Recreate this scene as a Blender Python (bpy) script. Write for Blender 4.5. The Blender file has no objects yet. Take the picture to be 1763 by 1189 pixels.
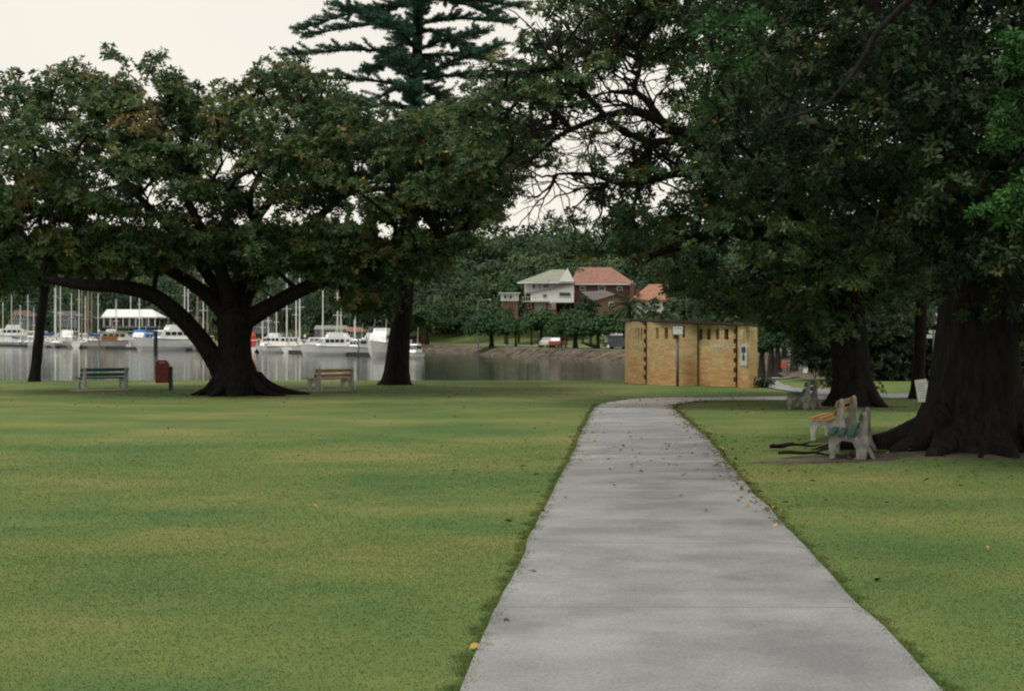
import bpy, math, random
import numpy as np
from mathutils import Vector, Matrix
random.seed(7); rng = np.random.default_rng(7)
R = math.radians
S = bpy.context.scene
COL = S.collection
F, CX, HY, EYE = 2448.0, 881.5, 575.0, 1.9

def at(px, py, D):
    return Vector(((px-CX)/F*D, D, EYE-(py-HY)/F*D))
def gnd(px, py):
    D = EYE*F/(py-HY)
    return ((px-CX)/F*D, D)
def sm(t):
    t = np.clip(t, 0, 1); return t*t*(3-2*t)

# ------------------------------------------------------------------ tagging
def tag(o, label=None, cat=None, group=None, kind=None):
    if label: o['label'] = label
    if cat: o['category'] = cat
    if group: o['group'] = group
    if kind: o['kind'] = kind
    return o
def empty(name, loc, rz=0.0, label=None, cat=None, group=None):
    o = bpy.data.objects.new(name, None); COL.objects.link(o)
    o.location = loc; o.rotation_euler = (0, 0, rz); o.empty_display_size = .2
    return tag(o, label, cat, group)

# ------------------------------------------------------------------ materials
def mat(name):
    m = bpy.data.materials.new(name); m.use_nodes = True
    nt = m.node_tree; b = nt.nodes['Principled BSDF']
    return m, nt, b
def N(nt, t, **k):
    n = nt.nodes.new(t)
    for a, v in k.items(): setattr(n, a, v)
    return n
def simple(name, c, rough=.6, var=.25, scale=6., bump=0., metal=0., coords='Object'):
    m, nt, b = mat(name)
    tc = N(nt, 'ShaderNodeTexCoord'); no = N(nt, 'ShaderNodeTexNoise')
    no.inputs['Scale'].default_value = scale; no.inputs['Detail'].default_value = 5
    nt.links.new(tc.outputs[coords], no.inputs['Vector'])
    r = N(nt, 'ShaderNodeValToRGB')
    r.color_ramp.elements[0].position = .3; r.color_ramp.elements[1].position = .7
    r.color_ramp.elements[0].color = (*[x*(1-var) for x in c], 1)
    r.color_ramp.elements[1].color = (*[min(1, x*(1+var*.6)) for x in c], 1)
    nt.links.new(no.outputs['Fac'], r.inputs['Fac']); nt.links.new(r.outputs['Color'], b.inputs['Base Color'])
    b.inputs['Roughness'].default_value = rough; b.inputs['Metallic'].default_value = metal
    if bump:
        bp = N(nt, 'ShaderNodeBump'); bp.inputs['Strength'].default_value = bump; bp.inputs['Distance'].default_value = .02
        nt.links.new(no.outputs['Fac'], bp.inputs['Height']); nt.links.new(bp.outputs['Normal'], b.inputs['Normal'])
    return m
def leafmat(name, stops, back=None, gain=1., rough=.5, trans=.28, spec=.2):
    m, nt, b = mat(name)
    a = N(nt, 'ShaderNodeAttribute', attribute_name='tone')
    r = N(nt, 'ShaderNodeValToRGB'); cr = r.color_ramp
    while len(cr.elements) < len(stops): cr.elements.new(.5)
    for e, (p, c) in zip(cr.elements, stops): e.position = p; e.color = (*[min(.7, x*gain) for x in c], 1)
    nt.links.new(a.outputs['Fac'], r.inputs['Fac'])
    col = r.outputs['Color']
    if back:
        g = N(nt, 'ShaderNodeNewGeometry'); mx = N(nt, 'ShaderNodeMix', data_type='RGBA')
        nt.links.new(g.outputs['Backfacing'], mx.inputs[0]); nt.links.new(col, mx.inputs[6])
        mx.inputs[7].default_value = (*back, 1)
        mm = N(nt, 'ShaderNodeMix', data_type='RGBA'); mm.inputs[0].default_value = .35
        nt.links.new(col, mm.inputs[6]); nt.links.new(mx.outputs[2], mm.inputs[7]); col = mm.outputs[2]
    nt.links.new(col, b.inputs['Base Color'])
    b.inputs['Roughness'].default_value = rough; b.inputs['Specular IOR Level'].default_value = spec
    if trans:
        t = N(nt, 'ShaderNodeBsdfTranslucent'); nt.links.new(col, t.inputs['Color'])
        ms = N(nt, 'ShaderNodeMixShader'); ms.inputs[0].default_value = trans
        out = nt.nodes['Material Output']
        nt.links.new(b.outputs[0], ms.inputs[1]); nt.links.new(t.outputs[0], ms.inputs[2]); nt.links.new(ms.outputs[0], out.inputs['Surface'])
    return m
def barkmat(name, c):
    m, nt, b = mat(name)
    tc = N(nt, 'ShaderNodeTexCoord'); mp = N(nt, 'ShaderNodeMapping'); mp.inputs['Scale'].default_value = (5, 5, 1.2)
    no = N(nt, 'ShaderNodeTexNoise'); no.inputs['Scale'].default_value = 2.2; no.inputs['Detail'].default_value = 8; no.inputs['Roughness'].default_value = .65
    nt.links.new(tc.outputs['Object'], mp.inputs[0]); nt.links.new(mp.outputs[0], no.inputs['Vector'])
    r = N(nt, 'ShaderNodeValToRGB'); r.color_ramp.elements[0].position = .32; r.color_ramp.elements[1].position = .7
    r.color_ramp.elements[0].color = (*[x*.45 for x in c], 1); r.color_ramp.elements[1].color = (*[x*1.5 for x in c], 1); le = r.color_ramp.elements.new(.8); le.color = (*[x*3.2 for x in c], 1)
    nt.links.new(no.outputs['Fac'], r.inputs['Fac']); nt.links.new(r.outputs['Color'], b.inputs['Base Color'])
    bp = N(nt, 'ShaderNodeBump'); bp.inputs['Strength'].default_value = .9; bp.inputs['Distance'].default_value = .05
    nt.links.new(no.outputs['Fac'], bp.inputs['Height']); nt.links.new(bp.outputs['Normal'], b.inputs['Normal'])
    b.inputs['Roughness'].default_value = .95; b.inputs['Specular IOR Level'].default_value = .1
    return m

FIG = [(0, (.020, .052, .028)), (.35, (.036, .082, .038)), (.6, (.064, .118, .044)), (.82, (.112, .142, .046)), (.95, (.17, .135, .045)), (.99, (.19, .11, .04)), (1, (.65, .40, .06))]
M_FIG = leafmat('fig_leaves', FIG, back=(.070, .082, .036), gain=1.32)
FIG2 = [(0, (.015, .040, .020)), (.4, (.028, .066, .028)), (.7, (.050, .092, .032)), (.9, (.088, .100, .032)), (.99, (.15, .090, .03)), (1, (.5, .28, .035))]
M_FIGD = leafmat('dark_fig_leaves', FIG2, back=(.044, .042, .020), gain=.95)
M_PINE = leafmat('pine_needles', [(0, (.026, .070, .052)), (.5, (.046, .110, .072)), (1, (.085, .155, .080))], gain=1.25, trans=.2, rough=.6)
M_BRIGHT = leafmat('bright_leaves', [(0, (.018, .062, .016)), (.5, (.035, .115, .022)), (1, (.07, .18, .035))], trans=.3)
M_WOOD = leafmat('wood_leaves', [(0, (.014, .034, .018)), (.35, (.028, .060, .026)), (.6, (.045, .080, .030)), (.85, (.070, .100, .040)), (1, (.10, .15, .04))], trans=.1, rough=.65)
M_BANK = leafmat('bank_tree_leaves', [(0, (.018, .046, .018)), (.5, (.032, .078, .026)), (1, (.055, .11, .035))], trans=.1, rough=.6)
M_BARK = barkmat('fig_bark', (.016, .0135, .013))
M_BARK2 = barkmat('far_bark', (.035, .030, .026))
M_LITTER = leafmat('litter', [(0, (.05, .03, .02)), (.5, (.12, .065, .03)), (.8, (.2, .12, .05)), (1, (.42, .28, .06))], trans=0, rough=.7)

M_CONC = simple('cast_concrete', (.21, .198, .185), .85, .55, 7, .3)
M_CONCL = simple('pale_concrete', (.44, .43, .40), .85, .35, 7, .3)
M_GREEN = simple('green_paint', (.020, .115, .075), .5, .25, 14)
M_YELLOW = simple('ochre_paint', (.46, .26, .085), .6, .25, 14)
M_PAD = simple('pad_concrete', (.30, .28, .25), .9, .3, 5, .2)
M_RED = simple('bin_red', (.23, .028, .024), .6, .3, 9)
M_DARK = simple('dark_steel', (.035, .037, .042), .6, .3, 8)
M_GREY = simple('grey_steel', (.13, .15, .155), .5, .2, 5)
M_WHITE = simple('white_paint', (.72, .73, .71), .45, .12, 3)
M_WHITE2 = simple('aged_white', (.46, .47, .46), .6, .15, 2)
M_HULL = simple('gelcoat', (.80, .82, .81), .3, .10, 1.2)
M_HULLC = simple('cream_hull', (.60, .57, .49), .4, .12, 1.2)
M_WIN = simple('dark_glass', (.018, .024, .032), .12, .3, 2)
M_BLUE = simple('blue_canvas', (.018, .075, .24), .8, .25, 3)
M_AQUA = simple('aqua_canvas', (.06, .34, .40), .8, .2, 3)
M_CANR = simple('red_canvas', (.50, .045, .05), .7, .2, 3)
M_TIMB = simple('varnished_timber', (.25, .105, .045), .45, .3, 4)
M_YEL = simple('yellow_trim', (.6, .38, .05), .5, .1, 3)
M_ALU = simple('mast_aluminium', (.72, .73, .69), .45, .1, 2)
M_ALU2 = simple('mast_timber', (.33, .24, .14), .6, .15, 2)
M_PONT = simple('pontoon_wood', (.028, .028, .032), .8, .3, 2)
M_PILE = simple('pile_timber', (.018, .018, .024), .9, .3, 2)
M_TILE = simple('terracotta_tiles', (.235, .115, .085), .8, .3, 1.5)
M_TILEO = simple('orange_tiles', (.29, .135, .08), .8, .25, 1.5)
M_SAGE = simple('sage_roof', (.21, .225, .18), .7, .15, .8)
M_BROWNR = simple('brown_roof', (.085, .075, .075), .8, .25, 1)
M_BRKR = simple('red_brick', (.115, .062, .048), .85, .3, 3)
M_BRKB = simple('brown_brick', (.15, .095, .06), .9, .3, 3)
M_REDW = simple('red_panel', (.24, .045, .045), .7, .2, 3)
M_FASC = simple('brown_fascia', (.045, .030, .030), .6, .3, 3)
M_RUB_SHADE = simple('rubber_and_slot_shade', (.02, .02, .02), .9, .2, 3)

# ------------------------------------------------------------------ mesh helpers
def npmesh(name, V, faces_idx, k, material, attr=None, smooth=False):
    """V (n,3); faces_idx flat int array, all faces with k corners."""
    me = bpy.data.meshes.new(name)
    V = np.asarray(V, np.float32); idx = np.asarray(faces_idx, np.int32).ravel(); nf = len(idx)//k
    me.vertices.add(len(V)); me.vertices.foreach_set('co', V.ravel())
    me.loops.add(len(idx)); me.loops.foreach_set('vertex_index', idx)
    me.polygons.add(nf); me.polygons.foreach_set('loop_start', np.arange(nf, dtype=np.int32)*k)
    if attr is not None:
        a = me.attributes.new('tone', 'FLOAT', 'FACE'); a.data.foreach_set('value', np.asarray(attr, np.float32))
    if smooth: me.polygons.foreach_set('use_smooth', np.ones(nf, bool))
    me.update(calc_edges=True)
    me.materials.append(material)
    return me
def link(name, me, parent=None):
    o = bpy.data.objects.new(name, me); COL.objects.link(o)
    if parent: o.parent = parent
    return o
def unit(v): return v/np.maximum(np.linalg.norm(v, axis=-1, keepdims=True), 1e-9)

HEX = np.array([(0, 0, 0), (.30, -.42, .05), (.68, -.40, .06), (1, 0, -.10), (.68, .40, .06), (.30, .42, .05)])
DIA = np.array([(0, 0, 0), (.45, -.5, .05), (1, 0, -.05), (.45, .5, .05)])
def leaves(name, P, A, Nn, L, W, tone, material, tmpl=HEX):
    n = len(P); A = unit(A); Sd = unit(np.cross(A, Nn)); Nn = np.cross(Sd, A)
    L = np.broadcast_to(L, (n,)); W = np.broadcast_to(W, (n,))
    k = len(tmpl)
    V = (P[:, None, :] + A[:, None, :]*(tmpl[None, :, 0:1]*L[:, None, None])
         + Sd[:, None, :]*(tmpl[None, :, 1:2]*W[:, None, None]) + Nn[:, None, :]*(tmpl[None, :, 2:3]*L[:, None, None]))
    return npmesh(name, V.reshape(-1, 3), np.arange(n*k), k, material, tone)

class MB:
    def __init__(s): s.v = []; s.f = []
    def add(s, vs, fs):
        b = len(s.v); s.v += [tuple(x) for x in vs]; s.f += [tuple(i+b for i in f) for f in fs]; return s
    def box(s, c, d, rz=0, taper=1.0, tx=None):
        hx, hy, hz = d[0]/2, d[1]/2, d[2]/2; ca, sa = math.cos(rz), math.sin(rz); vs = []
        for z, t in ((-hz, 1), (hz, taper)):
            for x, y in ((-hx, -hy), (hx, -hy), (hx, hy), (-hx, hy)):
                x2, y2 = x*t, y*t
                vs.append((c[0]+x2*ca-y2*sa, c[1]+x2*sa+y2*ca, c[2]+z))
        return s.add(vs, [(3, 2, 1, 0), (4, 5, 6, 7), (0, 1, 5, 4), (1, 2, 6, 5), (2, 3, 7, 6), (3, 0, 4, 7)])
    def tube(s, pts, rad, n=8, cap=True):
        pts = [Vector(p) for p in pts]; m = len(pts)
        if not hasattr(rad, '__len__'): rad = [rad]*m
        b = len(s.v); up = Vector((0, 0, 1)); u = None
        for i, p in enumerate(pts):
            d = (pts[min(i+1, m-1)]-pts[max(i-1, 0)]).normalized()
            if u is None:
                u = d.cross(up if abs(d.z) < .95 else Vector((1, 0, 0))).normalized()
            u = (u-d*u.dot(d)).normalized(); w = d.cross(u)
            for j in range(n):
                a = 2*math.pi*j/n; s.v.append(tuple(p+(u*math.cos(a)+w*math.sin(a))*rad[i]))
        for i in range(m-1):
            for j in range(n):
                a = b+i*n+j; c = b+i*n+(j+1) % n
                s.f.append((a, c, c+n, a+n))
        if cap:
            s.f.append(tuple(b+j for j in range(n))[::-1]); s.f.append(tuple(b+(m-1)*n+j for j in range(n)))
        return s
    def prism(s, poly, y0, y1, axis='y'):
        """poly in (x,z) extruded along y; axis 'z': poly in (x,y) extruded in z; 'x': poly (y,z) along x."""
        n = len(poly)
        f = {'y': lambda p, t: (p[0], t, p[1]), 'z': lambda p, t: (p[0], p[1], t), 'x': lambda p, t: (t, p[0], p[1])}[axis]
        vs = [f(p, y0) for p in poly]+[f(p, y1) for p in poly]
        fs = [tuple(range(n)), tuple(range(2*n-1, n-1, -1))]
        for i in range(n): fs.append((i, i+n, (i+1) % n+n, (i+1) % n))
        return s.add(vs, fs)
    def build(s, name, material, parent=None, bevel=0, smooth=False, uv=None):
        me = bpy.data.meshes.new(name); me.from_pydata(s.v, [], s.f); me.update()
        import bmesh
        bm = bmesh.new(); bm.from_mesh(me); bmesh.ops.recalc_face_normals(bm, faces=bm.faces)
        if bevel: bmesh.ops.bevel(bm, geom=list(bm.edges), offset=bevel, segments=2, affect='EDGES', clamp_overlap=True)
        bm.to_mesh(me); bm.free()
        if smooth: me.polygons.foreach_set('use_smooth', [True]*len(me.polygons))
        me.materials.append(material)
        return link(name, me, parent)
def copy_tree(o, parent=None):
    c = o.copy(); COL.objects.link(c); c.parent = parent
    for ch in list(o.children): copy_tree(ch, c)
    return c

# ------------------------------------------------------------------ ground height
WP = np.array([(-1500, 59.0), (9.0, 59.0), (10.2, 61.5), (12.5, 67), (15, 76), (18, 92), (21, 112), (22, 134), (19, 153), (13.2, 167), (6, 181),
               (-2.4, 205), (-15, 253), (-40, 300), (-80, 362), (-160, 450), (-420, 540), (-1500, 600)], float)
def sdist(x, y):
    x = np.asarray(x, float); y = np.asarray(y, float)
    d = np.full(x.shape, 1e9); ins = np.zeros(x.shape, bool); n = len(WP)
    for i in range(n):
        a, b = WP[i], WP[(i+1) % n]
        ab = b-a; t = np.clip(((x-a[0])*ab[0]+(y-a[1])*ab[1])/(ab@ab), 0, 1)
        d = np.minimum(d, np.hypot(x-a[0]-t*ab[0], y-a[1]-t*ab[1]))
        with np.errstate(divide='ignore', invalid='ignore'):
            c = ((a[1] > y) != (b[1] > y)) & (x < (b[0]-a[0])*(y-a[1])/(b[1]-a[1]+1e-12)+a[0])
        ins ^= c
    return np.where(ins, -d, d)
WL = -1.2
def H(x, y):
    x = np.asarray(x, float); y = np.asarray(y, float); sd = sdist(x, y)
    w = .5+7.5*sm((x-9)/4)*sm((y-60)/6)*(1-sm((y-140)/25))+2.3*sm((y-120)/40)
    z = np.where(sd > 0, WL-WL*np.clip(sd/w, 0, 1), WL-np.minimum(2.5, -sd*.5))
    land = np.clip(sd/2.0, 0, 1)
    und = .035*np.sin(x*.31+1.3*np.sin(y*.17))+.03*np.sin(y*.23+.8+x*.11)+.012*np.sin(x*.9+y*.7)
    z = z+und*land*(1-sm((y-44)/12))*sm((y-9)/6)
    hill = 15*sm((y-222)/150)*sm((x+90)/90)+24*sm((y-380)/140)*(1-sm((x+60)/60))+6*sm((x-28)/60)*sm((y-90)/80)
    z = z+hill*sm((sd-16)/40)
    # trampled soil raised round the big near trunk
    z = z+.10*np.exp(-(((x-7.15)/1.7)**2+((y-22.2)/1.7)**2))
    return z
def h1(x, y): return float(H(np.array([x]), np.array([y]))[0])

def axis(dense0, dense1, step, lo, hi, g=1.07):
    a = list(np.arange(dense0, dense1+1e-6, step)); s = step
    while a[-1] < hi: s *= g; a.append(a[-1]+s)
    s = step; b = []
    c = dense0
    while c > lo: s *= g; c -= s; b.append(c)
    return np.array(b[::-1]+a)
gx = axis(-32, 32, .5, -1300, 1300)
gy = np.concatenate([np.arange(-20, 100, .5), axis(100, 285, 1., 99.9, 1500, 1.08)[1:]])
GX, GY = np.meshgrid(gx, gy); GZ = H(GX, GY)
nx, ny = len(gx), len(gy)
ii = np.arange(nx*ny).reshape(ny, nx)
fq = np.stack([ii[:-1, :-1], ii[:-1, 1:], ii[1:, 1:], ii[1:, :-1]], -1).reshape(-1, 4)

# ground colour node group shared by the sheet and the grass blades
def grass_color(nt):
    g = N(nt, 'ShaderNodeNewGeometry')
    def noise(scale, det=4, vec=None, rough=.55):
        n = N(nt, 'ShaderNodeTexNoise'); n.inputs['Scale'].default_value = scale; n.inputs['Detail'].default_value = det
        n.inputs['Roughness'].default_value = rough; nt.links.new(vec or g.outputs['Position'], n.inputs['Vector']); return n.outputs['Fac']
    mp = N(nt, 'ShaderNodeMapping'); mp.inputs['Scale'].default_value = (.75, 1, 0); nt.links.new(g.outputs['Position'], mp.inputs[0])
    r1 = N(nt, 'ShaderNodeValToRGB'); e = r1.color_ramp.elements
    e[0].position = .36; e[0].color = (.074, .130, .044, 1); e[1].position = .72; e[1].color = (.205, .192, .078, 1)
    m_ = e.new(.52); m_.color = (.120, .160, .052, 1)
    nt.links.new(noise(.30, 5, mp.outputs[0], .60), r1.inputs['Fac'])
    r2 = N(nt, 'ShaderNodeValToRGB'); e = r2.color_ramp.elements
    e[0].position = .30; e[0].color = (.90, .91, .90, 1); e[1].position = .72; e[1].color = (1.10, 1.09, 1.07, 1)
    nt.links.new(noise(9, 8, None, .75), r2.inputs['Fac'])
    mx = N(nt, 'ShaderNodeMix', data_type='RGBA', blend_type='MULTIPLY'); mx.inputs[0].default_value = 1
    nt.links.new(r1.outputs['Color'], mx.inputs[6]); nt.links.new(r2.outputs['Color'], mx.inputs[7])
    return mx.outputs[2], g, noise
M_GROUND, nt, b = mat('ground_grass_and_soil')
gc, g, noise = grass_color(nt)
va = N(nt, 'ShaderNodeAttribute', attribute_name='soil')
ns = N(nt, 'ShaderNodeMath', operation='MULTIPLY_ADD'); nt.links.new(noise(1.6, 6), ns.inputs[0]); ns.inputs[1].default_value = 1.3; ns.inputs[2].default_value = -.65
ad = N(nt, 'ShaderNodeMath', operation='ADD'); nt.links.new(va.outputs['Fac'], ad.inputs[0]); nt.links.new(ns.outputs[0], ad.inputs[1])
rp = N(nt, 'ShaderNodeValToRGB'); rp.color_ramp.elements[0].position = .42; rp.color_ramp.elements[1].position = .62
nt.links.new(ad.outputs[0], rp.inputs['Fac'])
sr = N(nt, 'ShaderNodeValToRGB'); e = sr.color_ramp.elements
e[0].position = .38; e[0].color = (.035, .028, .022, 1); e[1].position = .66; e[1].color = (.150, .130, .100, 1)
nt.links.new(noise(.9, 8), sr.inputs['Fac'])
mx = N(nt, 'ShaderNodeMix', data_type='RGBA'); nt.links.new(rp.outputs['Color'], mx.inputs[0]); nt.links.new(gc, mx.inputs[6]); nt.links.new(sr.outputs['Color'], mx.inputs[7])
nt.links.new(mx.outputs[2], b.inputs['Base Color']); b.inputs['Roughness'].default_value = .95; b.inputs['Specular IOR Level'].default_value = .1
bp = N(nt, 'ShaderNodeBump'); bp.inputs['Strength'].default_value = .8; bp.inputs['Distance'].default_value = .03
nt.links.new(noise(22, 6), bp.inputs['Height']); nt.links.new(bp.outputs['Normal'], b.inputs['Normal'])

me = npmesh('ground', np.stack([GX, GY, GZ], -1).reshape(-1, 3), fq, 4, M_GROUND, smooth=True)
SD = sdist(GX, GY)
soil = np.zeros(GX.shape)
soil = np.maximum(soil, (1-sm((SD-2.6)/1.0))*(GY > 100))                     # far bank face
soil = np.maximum(soil, 1.2*(1-sm((SD-8.5)/3))*sm((GX-9.5)/1.5)*(GY > 62)*(GY < 150))   # muddy ramp of the cove
soil = np.maximum(soil, (SD < .45)*1.0)
def blob(x, y, rx, ry, s=1.):
    global soil
    soil = np.maximum(soil, s*np.exp(-(((GX-x)/rx)**2+((GY-y)/ry)**2)))
blob(7.2, 21.8, 1.7, 1.3, 1.1); blob(-9, 46, 2.2, 1.6, .8); blob(9.2, 38, 1.6, 1.2, .9); blob(5.1, 21.3, 1.2, .65, 1.25); blob(4.7, 20.9, 1.7, .4, 1.05)
blob(5.6, 21.0, .9, .3, .8); blob(5.4, 24.6, 1., .5, .6); blob(7.3, 35.5, 1.4, .5, .8); blob(-14, 48, 1.4, .5, .55); blob(-6.2, 48, 1.4, .5, .5); blob(-4.3, 53.5, 1., .7, .6)
a = me.attributes.new('soil', 'FLOAT', 'POINT'); a.data.foreach_set('value', soil.ravel().astype(np.float32))
tag(link('ground', me), kind='structure')

# ------------------------------------------------------------------ water
M_WATER, nt, b = mat('harbour_water')
b.inputs['Base Color'].default_value = (.030, .040, .036, 1); b.inputs['Roughness'].default_value = .04; b.inputs['IOR'].default_value = 1.33
b.inputs['Specular IOR Level'].default_value = .6
g = N(nt, 'ShaderNodeNewGeometry'); mp = N(nt, 'ShaderNodeMapping'); mp.inputs['Scale'].default_value = (.30, 1., 1)
nt.links.new(g.outputs['Position'], mp.inputs[0])
no = N(nt, 'ShaderNodeTexNoise'); no.inputs['Scale'].default_value = 1.5; no.inputs['Detail'].default_value = 4; nt.links.new(mp.outputs[0], no.inputs['Vector'])
bp = N(nt, 'ShaderNodeBump'); bp.inputs['Strength'].default_value = .45; bp.inputs['Distance'].default_value = .06
nt.links.new(no.outputs['Fac'], bp.inputs['Height']); nt.links.new(bp.outputs['Normal'], b.inputs['Normal'])
w = MB().add([(-1290, 50, WL), (40, 50, WL), (40, 1300, WL), (-1290, 1300, WL)], [(0, 1, 2, 3)]).build('water', M_WATER)
tag(w, kind='structure')

# ------------------------------------------------------------------ paths
M_PATH, nt, b = mat('damp_concrete_path')
uvn = N(nt, 'ShaderNodeUVMap'); g = N(nt, 'ShaderNodeNewGeometry')
def pn(scale, det=6, sc=None, rough=.6):
    n = N(nt, 'ShaderNodeTexNoise'); n.inputs['Scale'].default_value = scale; n.inputs['Detail'].default_value = det; n.inputs['Roughness'].default_value = rough
    if sc:
        m2 = N(nt, 'ShaderNodeMapping'); m2.inputs['Scale'].default_value = sc; nt.links.new(g.outputs['Position'], m2.inputs[0]); nt.links.new(m2.outputs[0], n.inputs['Vector'])
    else: nt.links.new(g.outputs['Position'], n.inputs['Vector'])
    return n.outputs['Fac']
r = N(nt, 'ShaderNodeValToRGB'); e = r.color_ramp.elements
e[0].position = .36; e[0].color = (.158, .165, .170, 1); e[1].position = .64; e[1].color = (.262, .270, .273, 1)
nt.links.new(pn(.9, 8), r.inputs['Fac'])
r2 = N(nt, 'ShaderNodeValToRGB'); e = r2.color_ramp.elements
e[0].position = .35; e[0].color = (.8, .8, .8, 1); e[1].position = .65; e[1].color = (1.15, 1.15, 1.15, 1)
nt.links.new(pn(45, 4), r2.inputs['Fac'])
mx = N(nt, 'ShaderNodeMix', data_type='RGBA', blend_type='MULTIPLY'); mx.inputs[0].default_value = 1
nt.links.new(r.outputs['Color'], mx.inputs[6]); nt.links.new(r2.outputs['Color'], mx.inputs[7])
# joints and hairline cracks
sp = N(nt, 'ShaderNodeSeparateXYZ'); nt.links.new(uvn.outputs[0], sp.inputs[0])
dv = N(nt, 'ShaderNodeMath', operation='DIVIDE'); nt.links.new(sp.outputs['Y'], dv.inputs[0]); dv.inputs[1].default_value = 3.0
fr = N(nt, 'ShaderNodeMath', operation='FRACT'); nt.links.new(dv.outputs[0], fr.inputs[0])
lt = N(nt, 'ShaderNodeMath', operation='LESS_THAN'); nt.links.new(fr.outputs[0], lt.inputs[0]); lt.inputs[1].default_value = .007
wetr = N(nt, 'ShaderNodeValToRGB'); e = wetr.color_ramp.elements; e[0].position = .44; e[0].color = (0, 0, 0, 1); e[1].position = .60; e[1].color = (1, 1, 1, 1)
nt.links.new(pn(1.0, 6, (.18, 1.1, 1), .65), wetr.inputs['Fac'])
spp = N(nt, 'ShaderNodeSeparateXYZ'); nt.links.new(g.outputs['Position'], spp.inputs[0])
mr = N(nt, 'ShaderNodeMapRange'); nt.links.new(spp.outputs['Y'], mr.inputs['Value']); mr.inputs['From Min'].default_value = 12; mr.inputs['From Max'].default_value = 22; mr.clamp = True
wet = N(nt, 'ShaderNodeMath', operation='MULTIPLY'); nt.links.new(wetr.outputs['Color'], wet.inputs[0]); nt.links.new(mr.outputs[0], wet.inputs[1])
dk = N(nt, 'ShaderNodeMix', data_type='RGBA', blend_type='MULTIPLY'); nt.links.new(wet.outputs[0], dk.inputs[0]); nt.links.new(mx.outputs[2], dk.inputs[6]); dk.inputs[7].default_value = (.62, .63, .66, 1)
jm = N(nt, 'ShaderNodeMix', data_type='RGBA'); nt.links.new(lt.outputs[0], jm.inputs[0]); nt.links.new(dk.outputs[2], jm.inputs[6]); jm.inputs[7].default_value = (.15, .14, .13, 1)
nt.links.new(jm.outputs[2], b.inputs['Base Color'])
rr = N(nt, 'ShaderNodeMapRange'); nt.links.new(wet.outputs[0], rr.inputs['Value']); rr.inputs['To Min'].default_value = .62; rr.inputs['To Max'].default_value = .24
nt.links.new(rr.outputs[0], b.inputs['Roughness'])
spc = N(nt, 'ShaderNodeMapRange'); nt.links.new(wet.outputs[0], spc.inputs['Value']); spc.inputs['To Min'].default_value = .3; spc.inputs['To Max'].default_value = 1.; nt.links.new(spc.outputs[0], b.inputs['Specular IOR Level'])
bp = N(nt, 'ShaderNodeBump'); bp.inputs['Strength'].default_value = .12; bp.inputs['Distance'].default_value = .01
nt.links.new(pn(30, 5), bp.inputs['Height']); nt.links.new(bp.outputs['Normal'], b.inputs['Normal'])

def resample(pts, step):
    pts = [np.array(p, float) for p in pts]; n = len(pts); out = []
    for i in range(n-1):
        p0, p1, p2, p3 = pts[max(i-1, 0)], pts[i], pts[i+1], pts[min(i+2, n-1)]
        m = max(2, int(np.linalg.norm(p2-p1)/step))
        for k in range(m):
            t = k/m
            out.append(.5*((2*p1)+(-p0+p2)*t+(2*p0-5*p1+4*p2-p3)*t*t+(-p0+3*p1-3*p2+p3)*t**3))
    out.append(pts[-1]); return np.array(out)
def lattice(name, Lp, Rp, lift, material, nc=10, kind='structure'):
    m = len(Lp); ts = np.linspace(0, 1, nc+1)
    P = Lp[:, None, :]*(1-ts)[None, :, None]+Rp[:, None, :]*ts[None, :, None]
    Z = H(P[..., 0], P[..., 1])+lift
    V = np.concatenate([P, Z[..., None]], -1).reshape(-1, 3)
    q = np.arange(m*(nc+1)).reshape(m, nc+1)
    f = np.stack([q[:-1, :-1], q[:-1, 1:], q[1:, 1:], q[1:, :-1]], -1).reshape(-1, 4)
    me = npmesh(name, V, f, 4, material, smooth=True)
    mid = (Lp+Rp)/2; s = np.concatenate([[0], np.cumsum(np.linalg.norm(np.diff(mid, axis=0), axis=1))])
    wd = np.linalg.norm(Rp-Lp, axis=1)
    uv = np.stack([ts[None, :]*wd[:, None], np.repeat(s[:, None], nc+1, 1)], -1).reshape(-1, 2)
    l = me.uv_layers.new(name='UVMap'); l.data.foreach_set('uv', uv[f.ravel()].astype(np.float32).ravel())
    o = link(name, me); tag(o, kind=kind); return o
# main path: pairs of edge points in photograph pixels -> ground
PE = [((560, 1800), (2150, 1800)), ((700, 1400), (1800, 1400)), ((795, 1189), (1618, 1189)), ((832, 1100), (1535, 1100)), ((885, 1005), (1440, 1005)), ((918, 920), (1362, 920)), ((945, 860), (1304, 860)),
      ((975, 800), (1256, 800)), ((997, 755), (1210, 750)), ((1010, 728), (1178, 722)), ((1021, 708), (1159, 704)), ((1040, 695), (1172, 696.5)), ((1100, 687), (1215, 692)), ((1200, 683.3), (1270, 689.5)),
      ((1300, 681.3), (1330, 687.5)), ((1380, 680), (1400, 686)), ((1440, 676), (1470, 684)), ((1540, 676), (1560, 683)), ((1700, 676), (1720, 683)), ((2200, 676), (2200, 683))]
Lp = resample([gnd(*p[0]) for p in PE], .35); nL = len(Lp)
Rr = resample([gnd(*p[1]) for p in PE], .35)
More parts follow.
